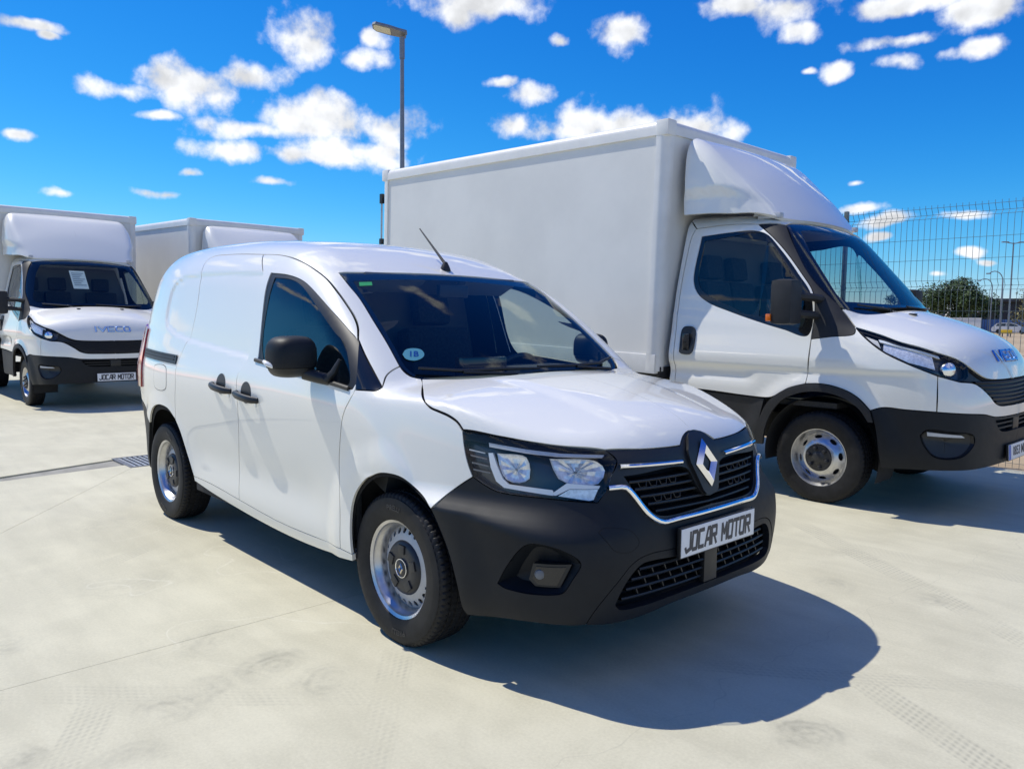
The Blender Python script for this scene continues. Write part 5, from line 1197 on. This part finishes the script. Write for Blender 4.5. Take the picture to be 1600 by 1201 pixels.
    fl = [tuple(p) for p in on(D, [(.745, -.905, .622), (.93, -.79, .608), (.95, -.775, .592), (.75, -.905, .596)], 'nose', -.008)]; obj('fog_lens', panel_mesh(D, [[fl[i], fl[(i+1) % 4]] for i in range(4)], 'nose', off=-.008, inset=0, flange=.012, step=.03), 'silver', fo)
    both.append(fo)
    # wheel-arch trim and sill
    ao = sx([(-.49, .40), (-.455, .60), (-.40, .72), (-.33, .795), (-.22, .862), (-.085, .905)]); ao2 = arch
    ai = sx([(.385, .66), (.33, .74), (.25, .80), (.13, .842), (0, .852), (-.13, .83), (-.25, .775), (-.34, .68), (-.40, .55), (-.425, .40)])
    at = pan('arch_trim', [ao, ao2, [ao2[-1], tuple(sx([(.42, .66)])[0])], [tuple(sx([(.42, .66)])[0]), ai[0]], ai, [ai[-1], ao[0]]], 'side', 'plastic_dull', off=.012, inset=.001, flange=.025, backing=False); both.append(at)
    sk = sx([(-1.335, .785), (-.94, .775), (-.43, .762)]); sk2 = sx([(-.43, .762), (-.46, .62), (-.49, .40)]); sk3 = sx([(-.49, .40), (-1.335, .40)])
    both.append(pan('sill', [sk, sk2, sk3, [sk3[-1], sk[0]]], 'side', 'plastic_dull', off=-.012, flange=.03))
    # handle
    hp = [(-1.225, 1.10), (-1.20, 1.085), (-1.12, 1.085), (-1.095, 1.11), (-1.095, 1.29), (-1.12, 1.315), (-1.20, 1.315), (-1.225, 1.29), (-1.225, 1.10)]
    ho = obj('handle', panel_mesh(D, [sx(hp)], 'side', off=.012, inset=0, flange=.014, step=.03), 'plastic', door)
    q = on(D, [(-1.16, 0, 1.20)], 'side', .014)[0]; MB().box(q.x-.035, q.x+.035, q.y-.018, q.y+.004, q.z-.085, q.z+.06, None, .012).build('handle_grip', 'gloss_black', door)
    # mirror
    mir = empty('mirror', (0, 0, 0), 0, root)
    MB().box(-.265, -.090, -1.28, -1.095, 1.345, 1.68, None, .05).build('mirror_cap', 'plastic_dull', mir)
    MB().box(-.282, -.244, -1.287, -1.247, 1.36, 1.53, None, .012).build('indicator', 'lens', mir); MB().box(-.286, -.248, -1.291, -1.252, 1.37, 1.425, None, .010).build('amber_lens', 'amber', mir)
    for z0 in (1.43, 1.56): MB().tube([(-.13, -1.12, z0), (-.06, -1.00, z0-.01), (-.05, -.90, z0-.02)], [.034, .030, .034], 8).build('mirror_arm', 'plastic_dull', mir)
    both.append(mir)
    # deflector on the cab roof
    dq = [tuple(p) for p in on(deflector, [(-1.28, y, 0) for y in (0, -.4, -.7, -.86)], 'top', 0, 1.9, 3.2)]
    ds = [dq[-1]]+[tuple(p) for p in on(deflector, [(-1.285, 0, z) for z in (2.80, 2.6, 2.45, 2.27)], 'side')]
    db = [ds[-1]]+[tuple(p) for p in on(deflector, [(x, 0, z) for x, z in ((-1.0, 2.262), (-.80, 2.25))], 'side')]+[tuple(p) for p in on(deflector, [(0, y, z) for y, z in ((-.72, 2.212), (-.55, 2.200), (-.3, 2.205), (0, 2.208))], 'front', 0, -1.3, .4)]
    dm = [db[-1]]+[tuple(p) for p in on(deflector, [(x, 0, 0) for x in (-.52, -.62, -.75, -.9, -1.05, -1.18)], 'top', 0, 1.9, 3.2)]+[dq[0]]
    df = obj('roof_deflector', panel_mesh(deflector, [dq, ds, db, dm], (.5, -.5, .7), off=0, inset=0, flange=.03, step=.03, sym=True), 'paint', root)
    # marker lamps at the roof corners
    for s in (-1, 1):
        MB().lathe([(.002, .055), (.022, .050), (.026, .03), (.018, .015), (.030, 0), (.036, -.02)], 20, 'z', (-.72, s*.70, 2.245)).build('marker_lamp', 'white_plastic', root)
        MB().box(-.70, -.50, s*.70-.03, s*.70+.03, 2.20, 2.245, None, .015).build('deflector_foot', 'silver', root)
    # badge on the bonnet
    bw = {'I': (.10, [[(.5, 0), (.5, 1)]]), 'V': (.155, [[(0, 1), (.5, 0), (1, 1)]]), 'E': (.115, [[(1, 1), (0, 1), (0, 0), (1, 0)], [(0, .5), (.9, .5)]]), 'C': (.115, [[(1, 1), (.15, 1), (0, .85), (0, .15), (.15, 0), (1, 0)]]), 'O': (.13, [[(.15, 0), (.85, 0), (1, .15), (1, .85), (.85, 1), (.15, 1), (0, .85), (0, .15), (.15, 0)]])}
    y0 = -.245
    for ch, adv in (('I', .062), ('V', .125), ('E', .110), ('C', .110), ('O', .11)):
        wd = .075 if ch != 'V' else .095; mb = MB()
        for st in bw[ch][1]:
            P2 = [(0, y0+u*wd if ch != 'I' else y0+.02, 1.105+v*.066) for u, v in st]; p = on(D, P2, 'front', .004)
            for i in range(len(p)-1):
                a, b = p[i], p[i+1]; dv = (b-a).normalized(); a2 = a-dv*.008; b2 = b+dv*.008
                N = Vector(grad(D, np.array(a)[None])[0]); sd = dv.cross(N).normalized()*.0125; n_ = N*.007
                mb.add([a2-sd, b2-sd, b2+sd, a2+sd, a2-sd*.55+n_, b2-sd*.55+n_, b2+sd*.55+n_, a2+sd*.55+n_], [(4, 5, 6, 7), (0, 1, 5, 4), (1, 2, 6, 5), (2, 3, 7, 6), (3, 0, 4, 7)])
        mb.build('badge_letter', 'badge', hood, angle=10, recalc=False); y0 += adv
    # model figures on the pillar trim
    tm = text_mesh('35-140', .042, .0006, .0006)
    for v, q in zip(tm.vertices, on(D, [(.095+v.co.x, 0, 1.285+v.co.z-.10*v.co.x) for v in tm.vertices], (.35, -.85, .4), .003)): v.co = q
    obj('pillar_lettering', tm, 'silver', pil)
    # wipers, cowl
    for pts in ([(-.72, 1.50), (-.4, 1.475), (-.05, 1.47)], [(-.02, 1.50), (.3, 1.48), (.66, 1.49)]):
        p = on(DC, [(0, y, z) for y, z in pts], 'front', .016, -.8, .8); MB().tube([tuple(q) for q in p], [.008, .011, .007], 6).build('wiper', 'plastic', root)
    rows = []
    for t in np.linspace(-1, 1, 17): rows.append([(.06+.24*(1-t*t), .85*t, 1.455+.035*(1-t*t)), (.00+.24*(1-t*t), .86*t, 1.43), (-.08+.2*(1-t*t), .86*t, 1.40)])
    MB().grid(rows).build('cowl', 'plastic_dull', root)
    # wells, chassis
    for s in (-1, 1):
        mb = MB(); arc = [(.445*math.cos(a), .36+.445*math.sin(a)) for a in np.linspace(-.35, math.pi+.2, 27)]
        mb.grid([[(x, s*.93, z) for x, z in arc], [(x, s*.62, z) for x, z in arc]]); mb.add([(0, s*.62, .36)]+[(x, s*.62, z) for x, z in arc], [(0, i, i+1) for i in range(1, 27)]); mb.build('wheel_well', 'underbody', root, recalc=False)
    MB().box(-1.35, .95, -.60, .60, .40, .62, None, .02).build('floor_pan', 'underbody', root); MB().box(.0, .92, -.62, .62, .45, .95, None, .06).build('engine_bay', 'void', root)
    for s in (-1, 1): MB().box(-5.4, -.4, s*.40-.04, s*.40+.04, .58, .78).build('chassis_rail', 'underbody', root)
    MB().box(-3.9, -3.5, -.75, .75, .26, .44, None, .05).build('rear_axle', 'underbody', root)
    # cabin
    MB().prism([(-.86, .75), (.86, .75), (.90, 1.2), (.84, 1.7), (.70, 2.1), (-.70, 2.1), (-.84, 1.7), (-.90, 1.2)], -1.30, -1.26, 'x').build('cab_back_wall', 'trim_grey', root); MB().box(-1.27, .1, -.88, .88, .72, .76).build('cab_floor', 'seat', root)
    dsh = MB().prism([(.15, 1.42), (-.05, 1.46), (-.28, 1.44), (-.36, 1.36), (-.34, 1.15), (-.2, .95), (.1, .9)], -.84, .84, 'y').build('dashboard', 'dash', root)
    MB().box(-.34, -.12, .18, .62, 1.43, 1.50, None, .03).build('instrument_hood', 'dash', dsh)
    swc = Vector((-.47, .40, 1.36)); ax = Vector((-.62, 0, .78)).normalized(); Mx = Matrix.Translation(swc) @ ax.to_track_quat('Z', 'Y').to_matrix().to_4x4()
    sw = MB().tube([tuple(Mx @ Vector((.20*math.cos(a), .20*math.sin(a), 0))) for a in np.linspace(0, 2*math.pi, 32, endpoint=False)], .017, 6, closed=True, up=tuple(ax)).build('steering_wheel', 'plastic', root)
    MB().tube([tuple(Mx @ Vector((0, 0, .02))), tuple(Mx @ Vector((0, 0, -.3)))], [.07, .05], 12).build('steering_hub', 'plastic', sw)
    for yy in (.45, -.20, -.60):
        st = empty('seat', (0, 0, 0), 0, root); Mt = Matrix.Translation((-1.08, yy, 1.12)) @ Matrix.Rotation(R(-10), 4, 'Y'); hw = .24 if yy > 0 else .19
        MB().box(-1.05, -.60, yy-hw, yy+hw, .95, 1.14, None, .05).build('seat_cushion', 'seat', st); MB().box(-.06, .06, -hw, hw, 0, .60, Mt, .05).build('seat_back', 'seat', st); MB().box(-.05, .05, -.13, .13, .62, .83, Mt, .045).build('headrest', 'seat', st)
    MB().box(-1.25, -.6, -.70, .70, 2.14, 2.16).build('headlining', 'trim_grey', root)
    # wheels: single in front, twin behind
    for s in (-1, 1):
        truck_wheel(root, 0, s*.845, s)
        truck_wheel(root, -3.70, s*.86, s); truck_wheel(root, -3.70, s*.62, s)
    # load box, nose slightly down
    box = empty('load_box', (-1.40, 0, .96), 0, root); box.rotation_euler = (0, R(1.5), 0)
    Lb, wb, hb_ = 4.29, 1.104, 2.10
    n_p = 4
    for s in (-1, 1):
        MB().box(-Lb+.07, -.07, s*(wb-.045), s*(wb-.012), .10, hb_-.11).build('side_panel', 'paint_box', box)
        MB().box(-Lb, 0, s*(wb-.10) if s < 0 else wb-.10, s*wb if s > 0 else -wb+.0, -.02, .0).build('floor_edge', 'alu_trim', box) if False else None
        a, b = sorted((s*(wb-.06), s*(wb+.004)))
        MB().box(-Lb+.02, -.02, a, b, -.06, .105, None, .008).build('bottom_rail', 'alu_trim', box)
        # rounded roof rail and corner posts
        prof = [(s*(wb-.09), hb_-.012)]+[(s*(wb-.055+.062*math.sin(t)), hb_-.062+.062*math.cos(t)) for t in np.linspace(0, math.pi/2, 7)]+[(s*(wb+.007), hb_-.125), (s*(wb-.02), hb_-.13), (s*(wb-.09), hb_-.11)]
        MB().prism(prof, -Lb+.05, -.05, 'x').build('roof_rail', 'alu_trim', box)
        post = [(0.0, s*(wb-.10))]+[(-.075+.075*math.cos(t), s*(wb-.070+.075*math.sin(t))) for t in np.linspace(0, math.pi/2, 7)]+[(-.115, s*(wb+.005)), (-.12, s*(wb-.025)), (-.06, s*(wb-.10))]
        MB().prism(post, -.04, hb_-.115, 'z').build('corner_post', 'alu_trim', box)
        MB().prism([(-Lb-x, y) for x, y in post], -.04, hb_-.115, 'z').build('corner_post', 'alu_trim', box)
        a, b = sorted((s*(wb-.12), s*(wb+.012)))
        MB().box(-.125, .010, a, b, hb_-.135, hb_+.004, None, .030).build('corner_cap', 'alu_trim', box)
        MB().box(-Lb-.008, -Lb+.125, a, b, hb_-.135, hb_+.004, None, .030).build('corner_cap', 'alu_trim', box)
    MB().box(-.045, -.008, -wb+.07, wb-.07, .0, hb_-.10).build('front_panel', 'paint_box', box)
    prof = [(-.09, hb_-.012)]+[(-.055+.060*math.sin(t), hb_-.062+.062*math.cos(t)) for t in np.linspace(0, math.pi/2, 7)]+[(.005, hb_-.12), (-.02, hb_-.125), (-.09, hb_-.11)]
    MB().prism(prof, -wb+.06, wb-.06, 'y').build('roof_rail', 'alu_trim', box)
    MB().box(-Lb+.06, -.06, -wb+.06, wb-.06, hb_-.040, hb_-.014).build('roof_panel', 'paint_box', box)
    MB().box(-Lb+.005, -Lb+.04, -wb+.09, wb-.09, .0, hb_-.10).build('rear_doors', 'paint_box', box)
    MB().box(-Lb+.0, 0, -wb+.05, wb-.05, -.10, .0).build('box_floor', 'underbody', box)
    for s in (-1, 1):
        for z0 in (.35, .85, 1.15, 1.70): MB().box(-Lb-.055, -Lb-.0, s*(wb-.01)-.02, s*(wb-.01)+.02, z0, z0+.12, None, .008).build('door_hinge', 'plastic', box)
        MB().tube([(-Lb-.045, s*(wb-.02), .1), (-Lb-.045, s*(wb-.02), 1.75)], .012, 6).build('lock_bar', 'galv', box)
        MB().box(-3.2, -1.2, s*.98-.02, s*.98+.02, -.50, -.32, None, .01).build('side_guard', 'galv', box)
        MB().grid([[(-2.30+.45*math.cos(a), s*.50, -.60+.45*math.sin(a)), (-2.30+.45*math.cos(a), s*1.05, -.60+.45*math.sin(a))] for a in np.linspace(.2, math.pi-.2, 15)]).build('mudguard', 'plastic_dull', box)
    for o in both:
        if o.type == 'EMPTY':
            e = empty(o.name.split('.')[0], (0, 0, 0), 0, root)
            for ch in o.children: mirrored(ch, e)
        else:
            m = mirrored(o, root)
            for ch in o.children:
                if ch.name.startswith('pillar_lettering'): continue
                mirrored(ch, m)
    return root, ws
def truck_plate(parent, dealer):
    plate = empty('number_plate', (1.076, 0, .45), R(90), parent); plate.rotation_euler = (R(-4), 0, R(90))
    MB().box(-.264, .264, -.003, .012, -.060, .060, None, .0025).build('plate_holder', 'plastic', plate); MB().box(-.260, .260, -.0065, -.0032, -.055, .055, None, .0015).build('plate_sheet', 'plate_white', plate)
    if dealer: plate_letters(plate, .0070)
    else:
        MB().box(-.258, -.215, -.0078, -.006, -.053, .053).build('country_band', 'plate_blue', plate)
        o = obj('plate_number', text_mesh('0853 MBK', .092, .0004, .0012, 1.0, 0, .95), 'plate_text', plate); o.location = (.022, -.0075, 0)
    return plate
truck_wheel_meshes()
TRUCK, TRUCK_WS = build_truck()
TRUCK.location = (-.0567, 3.9245, 0); TRUCK.rotation_euler = (0, 0, .00455)
tag(TRUCK, 'white box truck with roof deflector standing beside the van, in front of the fence', 'truck', 'white box trucks')
T1 = copy_tree(TRUCK); T1.location = (-10.656, .7465, 0); T1.rotation_euler = (0, 0, .0108)
tag(T1, 'white box truck facing the camera at the left edge, dealer plate and paper in windscreen', 'truck', 'white box trucks')
T3 = copy_tree(TRUCK); T3.location = (-10.076, 3.675, 0); T3.rotation_euler = (0, 0, .0238)
tag(T3, 'white box truck in the back row whose cab is hidden behind the van', 'truck', 'white box trucks')
truck_plate(TRUCK, False); truck_plate(T1, True); truck_plate(T3, True)
# price sheet behind the windscreen of the left truck
def sheet(parent):
    c = on(truck_cab, [(0, y, z) for y, z in ((-.245, 2.02), (-.035, 2.02), (-.035, 1.74), (-.245, 1.74))], 'front', -.02, -1.2, .6)
    e = obj('price_sheet', MB().add([tuple(p) for p in c]+[tuple(p+Vector((-.001, 0, 0))) for p in c], [(0, 1, 2, 3), (7, 6, 5, 4)]).mesh(recalc=False), 'paper', parent)
    for k in range(7):
        f0, f1 = .12+.11*k, .12+.11*k+.035; a = c[0].lerp(c[3], f0); b = c[1].lerp(c[2], f0); a2 = c[0].lerp(c[3], f1); b2 = c[1].lerp(c[2], f1); n = Vector((.002, 0, .002)); w = .9-.25*(k % 3)*.6
        MB().add([tuple(a.lerp(b, .1)+n), tuple(a.lerp(b, w)+n), tuple(a2.lerp(b2, w)+n), tuple(a2.lerp(b2, .1)+n)], [(0, 1, 2, 3)]).build('printed_line', 'paper_ink', e, recalc=False)
sheet(T1)
# ---------------------------------------------------------------- mesh fence behind the right-hand truck
def build_fence():
    fn = empty('mesh_fence', (-1.1, 5.55, 0)); tag(fn, 'tall green-grey wire mesh fence with folded rows behind the right-hand truck', 'fence')
    zt = 2.48; rows = [zt, zt-.06, zt-.10, zt-.30, zt-.50, zt-.70, zt-.755, zt-.795, zt-.995, zt-1.195, zt-1.40, zt-1.455, zt-1.495, zt-1.695, zt-1.895, zt-2.10, zt-2.155, zt-2.195, zt-2.395]
    fold = {1: .045, 6: .045, 11: .045, 16: .045}
    pts = [(0, 0, zt+.03)]+[(0, fold.get(i, 0), z) for i, z in enumerate(rows)]+[(0, 0, .04)]
    w = MB().tube(pts, .0024, 4, caps=False, up=(1, 0, 0)).mesh()
    for k in range(118):
        o = obj('wire', w, 'wire', fn); o.location = (-1.9+k*.055, 0, 0)
    h = MB().tube([(-1.93, 0, 0), (4.57, 0, 0)], .0024, 4).mesh()
    for i, z in enumerate(rows):
        o = obj('cross_wire', h, 'wire', fn); o.location = (0, fold.get(i, 0)-.004, z)
    for x in (0.0, 2.5, 5.0):
        p = obj('post', MB().box(x-.02, x+.02, .012, .052, 0, 2.53, None, .004).mesh(), 'wire', fn)
        for z in (.4, 1.4, 2.3): obj('clamp', MB().box(x-.04, x+.04, -.03, -.018, z, z+.04, None, .003).mesh(), 'wire', p)
build_fence()
# ---------------------------------------------------------------- street lamps
def street_lamp():
    l = empty('street_lamp', (-12.39, 7.72, 0)); tag(l, 'tall grey lamp post with flat LED head rising behind the right-hand truck', 'street lamp')
    MB().tube([(0, 0, 0), (0, 0, .35), (0, 0, .36), (0, 0, 7.2)], [.09, .09, .070, .044], 16).build('pole', 'lamp_grey', l)
    MB().tube([(0, 0, 7.15), (0, 0, 7.62)], .060, 12).build('spigot', 'lamp_grey', l)
    d = Vector((-.68, -.735, 0)); M = Matrix.Translation((0, 0, 7.70)) @ Matrix(((d.x, -d.y, 0, 0), (d.y, d.x, 0, 0), (0, 0, 1, 0), (0, 0, 0, 1))) @ Matrix.Rotation(R(-14), 4, 'Y') @ Matrix.Rotation(R(14), 4, 'X')
    hd = MB().prism([(-.08, -.12), (.30, -.16), (.60, -.15), (.68, -.08), (.68, .08), (.60, .15), (.30, .16), (-.08, .12)], -.025, .03, 'z', M)
    h = hd.build('lamp_head', 'lamp_grey', l, angle=30)
    MB().prism([(.26, -.115), (.60, -.11), (.65, -.06), (.65, .06), (.60, .11), (.26, .115)], -.034, -.026, 'z', M).build('lamp_lens', 'lamp_lens', h)
    MB().box(-.10, .20, -.08, .08, .03, .07, M, .02).build('lamp_cover', 'lamp_grey', h)
street_lamp()
def far_lamp(loc, h, arm, label, curved=False):
    l = empty('street_lamp', (loc[0], loc[1], -.06)); tag(l, label, 'street lamp', 'far street lamps beyond the fence')
    if curved:
        a = Vector((-.68, -.735, 0)); pts = [(0, 0, 0), (0, 0, h*.85)]+[tuple(a*(arm*.5*(1-math.cos(t)))+Vector((0, 0, h*.85+h*.15*math.sin(t)))) for t in np.linspace(.3, math.pi*.72, 7)]
        MB().tube(pts, [.075]*2+[.05]*7, 8).build('pole', 'lamp_grey', l); e = Vector(pts[-1]); MB().box(-.30, .12, -.12, .12, -.08, .05, Matrix.Translation(e), .03).build('lamp_head', 'lamp_grey', l)
    else:
        MB().tube([(0, 0, 0), (0, 0, h)], [.10, .06], 8).build('pole', 'lamp_grey', l)
        for s in (-1, 1):
            MB().tube([(0, 0, h-.1), (s*.68*arm, s*.735*arm, h+.05)], .05, 6).build('lamp_arm', 'lamp_grey', l); MB().box(-.35, .35, -.13, .13, -.05, .06, Matrix.Translation((s*.68*arm, s*.735*arm, h+.05)) @ Matrix.Rotation(R(47), 4, 'Z'), .03).build('lamp_head', 'lamp_grey', l)
far_lamp((-23.07, 93.94), 10.0, .9, 'tallest far lamp post with a crossbar head, seen through the fence')
far_lamp((-24.87, 97.6), 7.2, 1.9, 'far lamp post with a curved arm next to the tallest one', True)
far_lamp((-32.9, 122.3), 7.6, 2.2, 'small far curved lamp post between the dark tree and the tall lamp', True)
# ---------------------------------------------------------------- trees
def leaf_mat(name, a, b):
    m = bpy.data.materials.new(name); m.use_nodes = True; t = NT(m.node_tree); p = t.n['Principled BSDF']
    tc = t.new('ShaderNodeTexCoord'); f = t.noise(tc.outputs['Object'], .55, 4, .7); oi = t.new('ShaderNodeNewGeometry')
    f2 = t.math('ADD', t.math('MULTIPLY', f, .6), t.math('MULTIPLY', oi.outputs['Random Per Island'], .4))
    t.link(t.mix(t.sstep(.3, .7, f2), c4(a), c4(b)), p.inputs['Base Color']); p.inputs['Roughness'].default_value = .7; p.inputs['Transmission Weight'].default_value = 0
    MATS[name] = m
leaf_mat('leaf_dark', (.020, .042, .012), (.065, .115, .030)); leaf_mat('leaf_olive', (.075, .075, .020), (.19, .165, .05)); mat('bark', (.10, .075, .05), .9, noise=(6, .3))
def tree(loc, h, r, m, label, seed, n=5200, group='trees beyond the fence'):
    rnd = random.Random(seed); t = empty('tree', (loc[0], loc[1], -.06)); tag(t, label, 'tree', group)
    tr = MB(); th = h*.34; tr.tube([(0, 0, 0), (.1, 0, th*.5), (0, .1, th), (.1, .0, h*.6)], [h*.035, h*.028, h*.022, h*.01], 8)
    clumps = []
    for k in range(26):
        a = rnd.uniform(0, 2*math.pi); rr = r*math.sqrt(rnd.random())*.82; z = h*(.30+.62*rnd.random()); s = (1-abs((z/h-.55)/.55))**.5 if abs((z/h-.55)/.55) < 1 else .1
        p = Vector((rr*s*math.cos(a), rr*s*math.sin(a), z)); clumps.append((p, r*rnd.uniform(.20, .42)))
        if k < 9: tr.tube([(0, 0, th*.9), tuple(p*.5+Vector((0, 0, th*.5))), tuple(p)], [h*.016, h*.010, h*.004], 5)
    tr.build('trunk', 'bark', t)
    vs = []; fs = []
    for i in range(n):
        p, cr = clumps[rnd.randrange(len(clumps))]
        d = Vector((rnd.gauss(0, 1), rnd.gauss(0, 1), rnd.gauss(0, 1))).normalized(); q = p+d*cr*rnd.random()**.33
        s = rnd.uniform(.14, .32)*h/8.5; u = Vector((rnd.gauss(0, 1), rnd.gauss(0, 1), rnd.gauss(0, .6))).normalized(); w = u.cross(d)
        if w.length < .1: continue
        w.normalize(); k = len(vs); vs += [tuple(q-u*s), tuple(q+w*s*.5), tuple(q+u*s), tuple(q-w*s*.5)]; fs.append((k, k+1, k+2, k+3))
    mb = MB(); mb.v = vs; mb.f = fs; mb.build('crown', m, t, recalc=False)
tree((-40.07, 130.63), 7.5, 5.7, 'leaf_dark', 'dense dark green round tree beyond the fence, above the truck bonnet', 3, 15000)
tree((-49.5, 133.5), 6.0, 3.6, 'leaf_dark', 'smaller dark green tree left of the big dark one, mostly behind the truck mirror', 8, 3500)
tree((-27.6, 127.5), 6.4, 4.6, 'leaf_olive', 'yellowish olive tree at the right edge beyond the fence', 5, 5000)
# ---------------------------------------------------------------- far buildings, wall, fence, cars
mat('far_dark', (.045, .048, .055), .7, noise=(1.5, .2)); mat('far_white', (.70, .70, .68), .7, noise=(1, .08)); mat('far_blue', (.10, .20, .45), .6, noise=(2, .15)); mat('far_glass', (.03, .05, .07), .1); mat('yellow', (.75, .48, .02), .5); mat('car_blue', (.14, .22, .32), .3, coat=.5)
AX = Matrix(((.735, .678, 0, 0), (-.678, .735, 0, 0), (0, 0, 1, 0), (0, 0, 0, 1)))       # x axis across the line of sight
def far(name, loc, label, cat, group=None, turn=-43):
    e = empty(name, (loc[0], loc[1], -.06), R(turn)+R(90)); tag(e, label, cat, group); return e
b = far('industrial_building', (-39.25, 146.5), 'low dark industrial building with flat roof and white sign beyond the fence', 'building', turn=-78)
MB().box(-3.6, 6.5, -3, 3, 0, 4.9).build('wall', 'far_dark', b); MB().box(-4.4, 7.2, -3.8, 3.6, 4.9, 5.4).build('roof', 'far_dark', b); MB().box(-2.2, -.3, -3.85, -3.6, 3.1, 4.6).build('sign_board', 'far_white', b)
for k in range(4): MB().box(.6+k*1.4, 1.5+k*1.4, -3.06, -2.98, 1.6, 3.0).build('window', 'far_glass', b)
MB().box(-3.0, -1.4, -3.05, -2.9, 0, 2.6).build('gate', 'far_glass', b)
w = far('boundary_wall', (-34.6, 116.5), 'low white wall beyond the fence beside the dark tree', 'wall', turn=-78); MB().box(-3.0, 2.2, -.1, .1, 0, 1.95).build('wall_face', 'far_white', w); MB().box(-3.05, 2.25, -.14, .14, 1.95, 2.08).build('coping', 'far_white', w)
f = far('paling_fence', (-33.4, 130.5), 'far blue paling fence in front of the dark building', 'fence', turn=-78)
pm = MB().box(-.13, .13, -.02, .02, .05, 1.95).mesh()
for k in range(26): o = obj('paling', pm, 'far_blue', f); o.location = (-3.6+k*.32, 0, 0)
for z in (.4, 1.6): MB().box(-3.8, 4.8, .03, .07, z, z+.08).build('fence_rail', 'far_blue', f)
def far_car(loc, m, label):
    c = far('parked_car', loc, label, 'car', 'cars parked beyond the fence', turn=-76)
    low = [(-2.1, .35), (-2.15, .65), (-2.05, .92), (-1.0, .98), (1.0, .98), (1.7, .86), (2.1, .70), (2.12, .40), (1.9, .30), (-1.9, .30)]
    MB().prism(low, -.85, .85, 'y').build('car_body', m, c)
    up = [(-1.95, .95), (-1.55, 1.36), (-.9, 1.46), (.1, 1.44), (.55, 1.30), (1.15, .96)]
    MB().prism(up, -.70, .70, 'y').build('car_cabin', m, c)
    for s in (-1, 1):
        MB().prism([(-1.70, 1.0), (-1.45, 1.32), (-.55, 1.38), (-.55, 1.0)], s*.705-.004, s*.705+.004, 'y').build('car_window', 'far_glass', c); MB().prism([(-.45, 1.0), (-.45, 1.38), (.08, 1.37), (.48, 1.26), (.95, 1.0)], s*.705-.004, s*.705+.004, 'y').build('car_window', 'far_glass', c)
        for x in (-1.3, 1.3): MB().lathe([(0, -.11), (.20, -.11), (.31, -.10), (.32, 0), (.31, .10), (0, .11)], 20, 'y', (x, s*.80, .32)).build('wheel', 'rubber', c)
        MB().box(1.85, 2.1, s*.62-.2, s*.62+.2, .66, .80, None, .04).build('headlight', 'lens', c)
far_car((-28.4, 115.0), 'far_white', 'far white hatchback parked beyond the fence under the olive tree'); far_car((-24.6, 113.5), 'car_blue', 'far grey-blue car parked behind the white hatchback at the right edge')
y = far('barrier', (-21.9, 89.1), 'small yellow barrier on the sand beyond the fence', 'barrier', turn=-78); MB().box(-.5, .5, -.08, .08, .35, .75, None, .02).build('board', 'yellow', y)
for s in (-.35, .35): MB().box(s-.04, s+.04, -.25, .25, 0, .35).build('foot', 'far_dark', y)
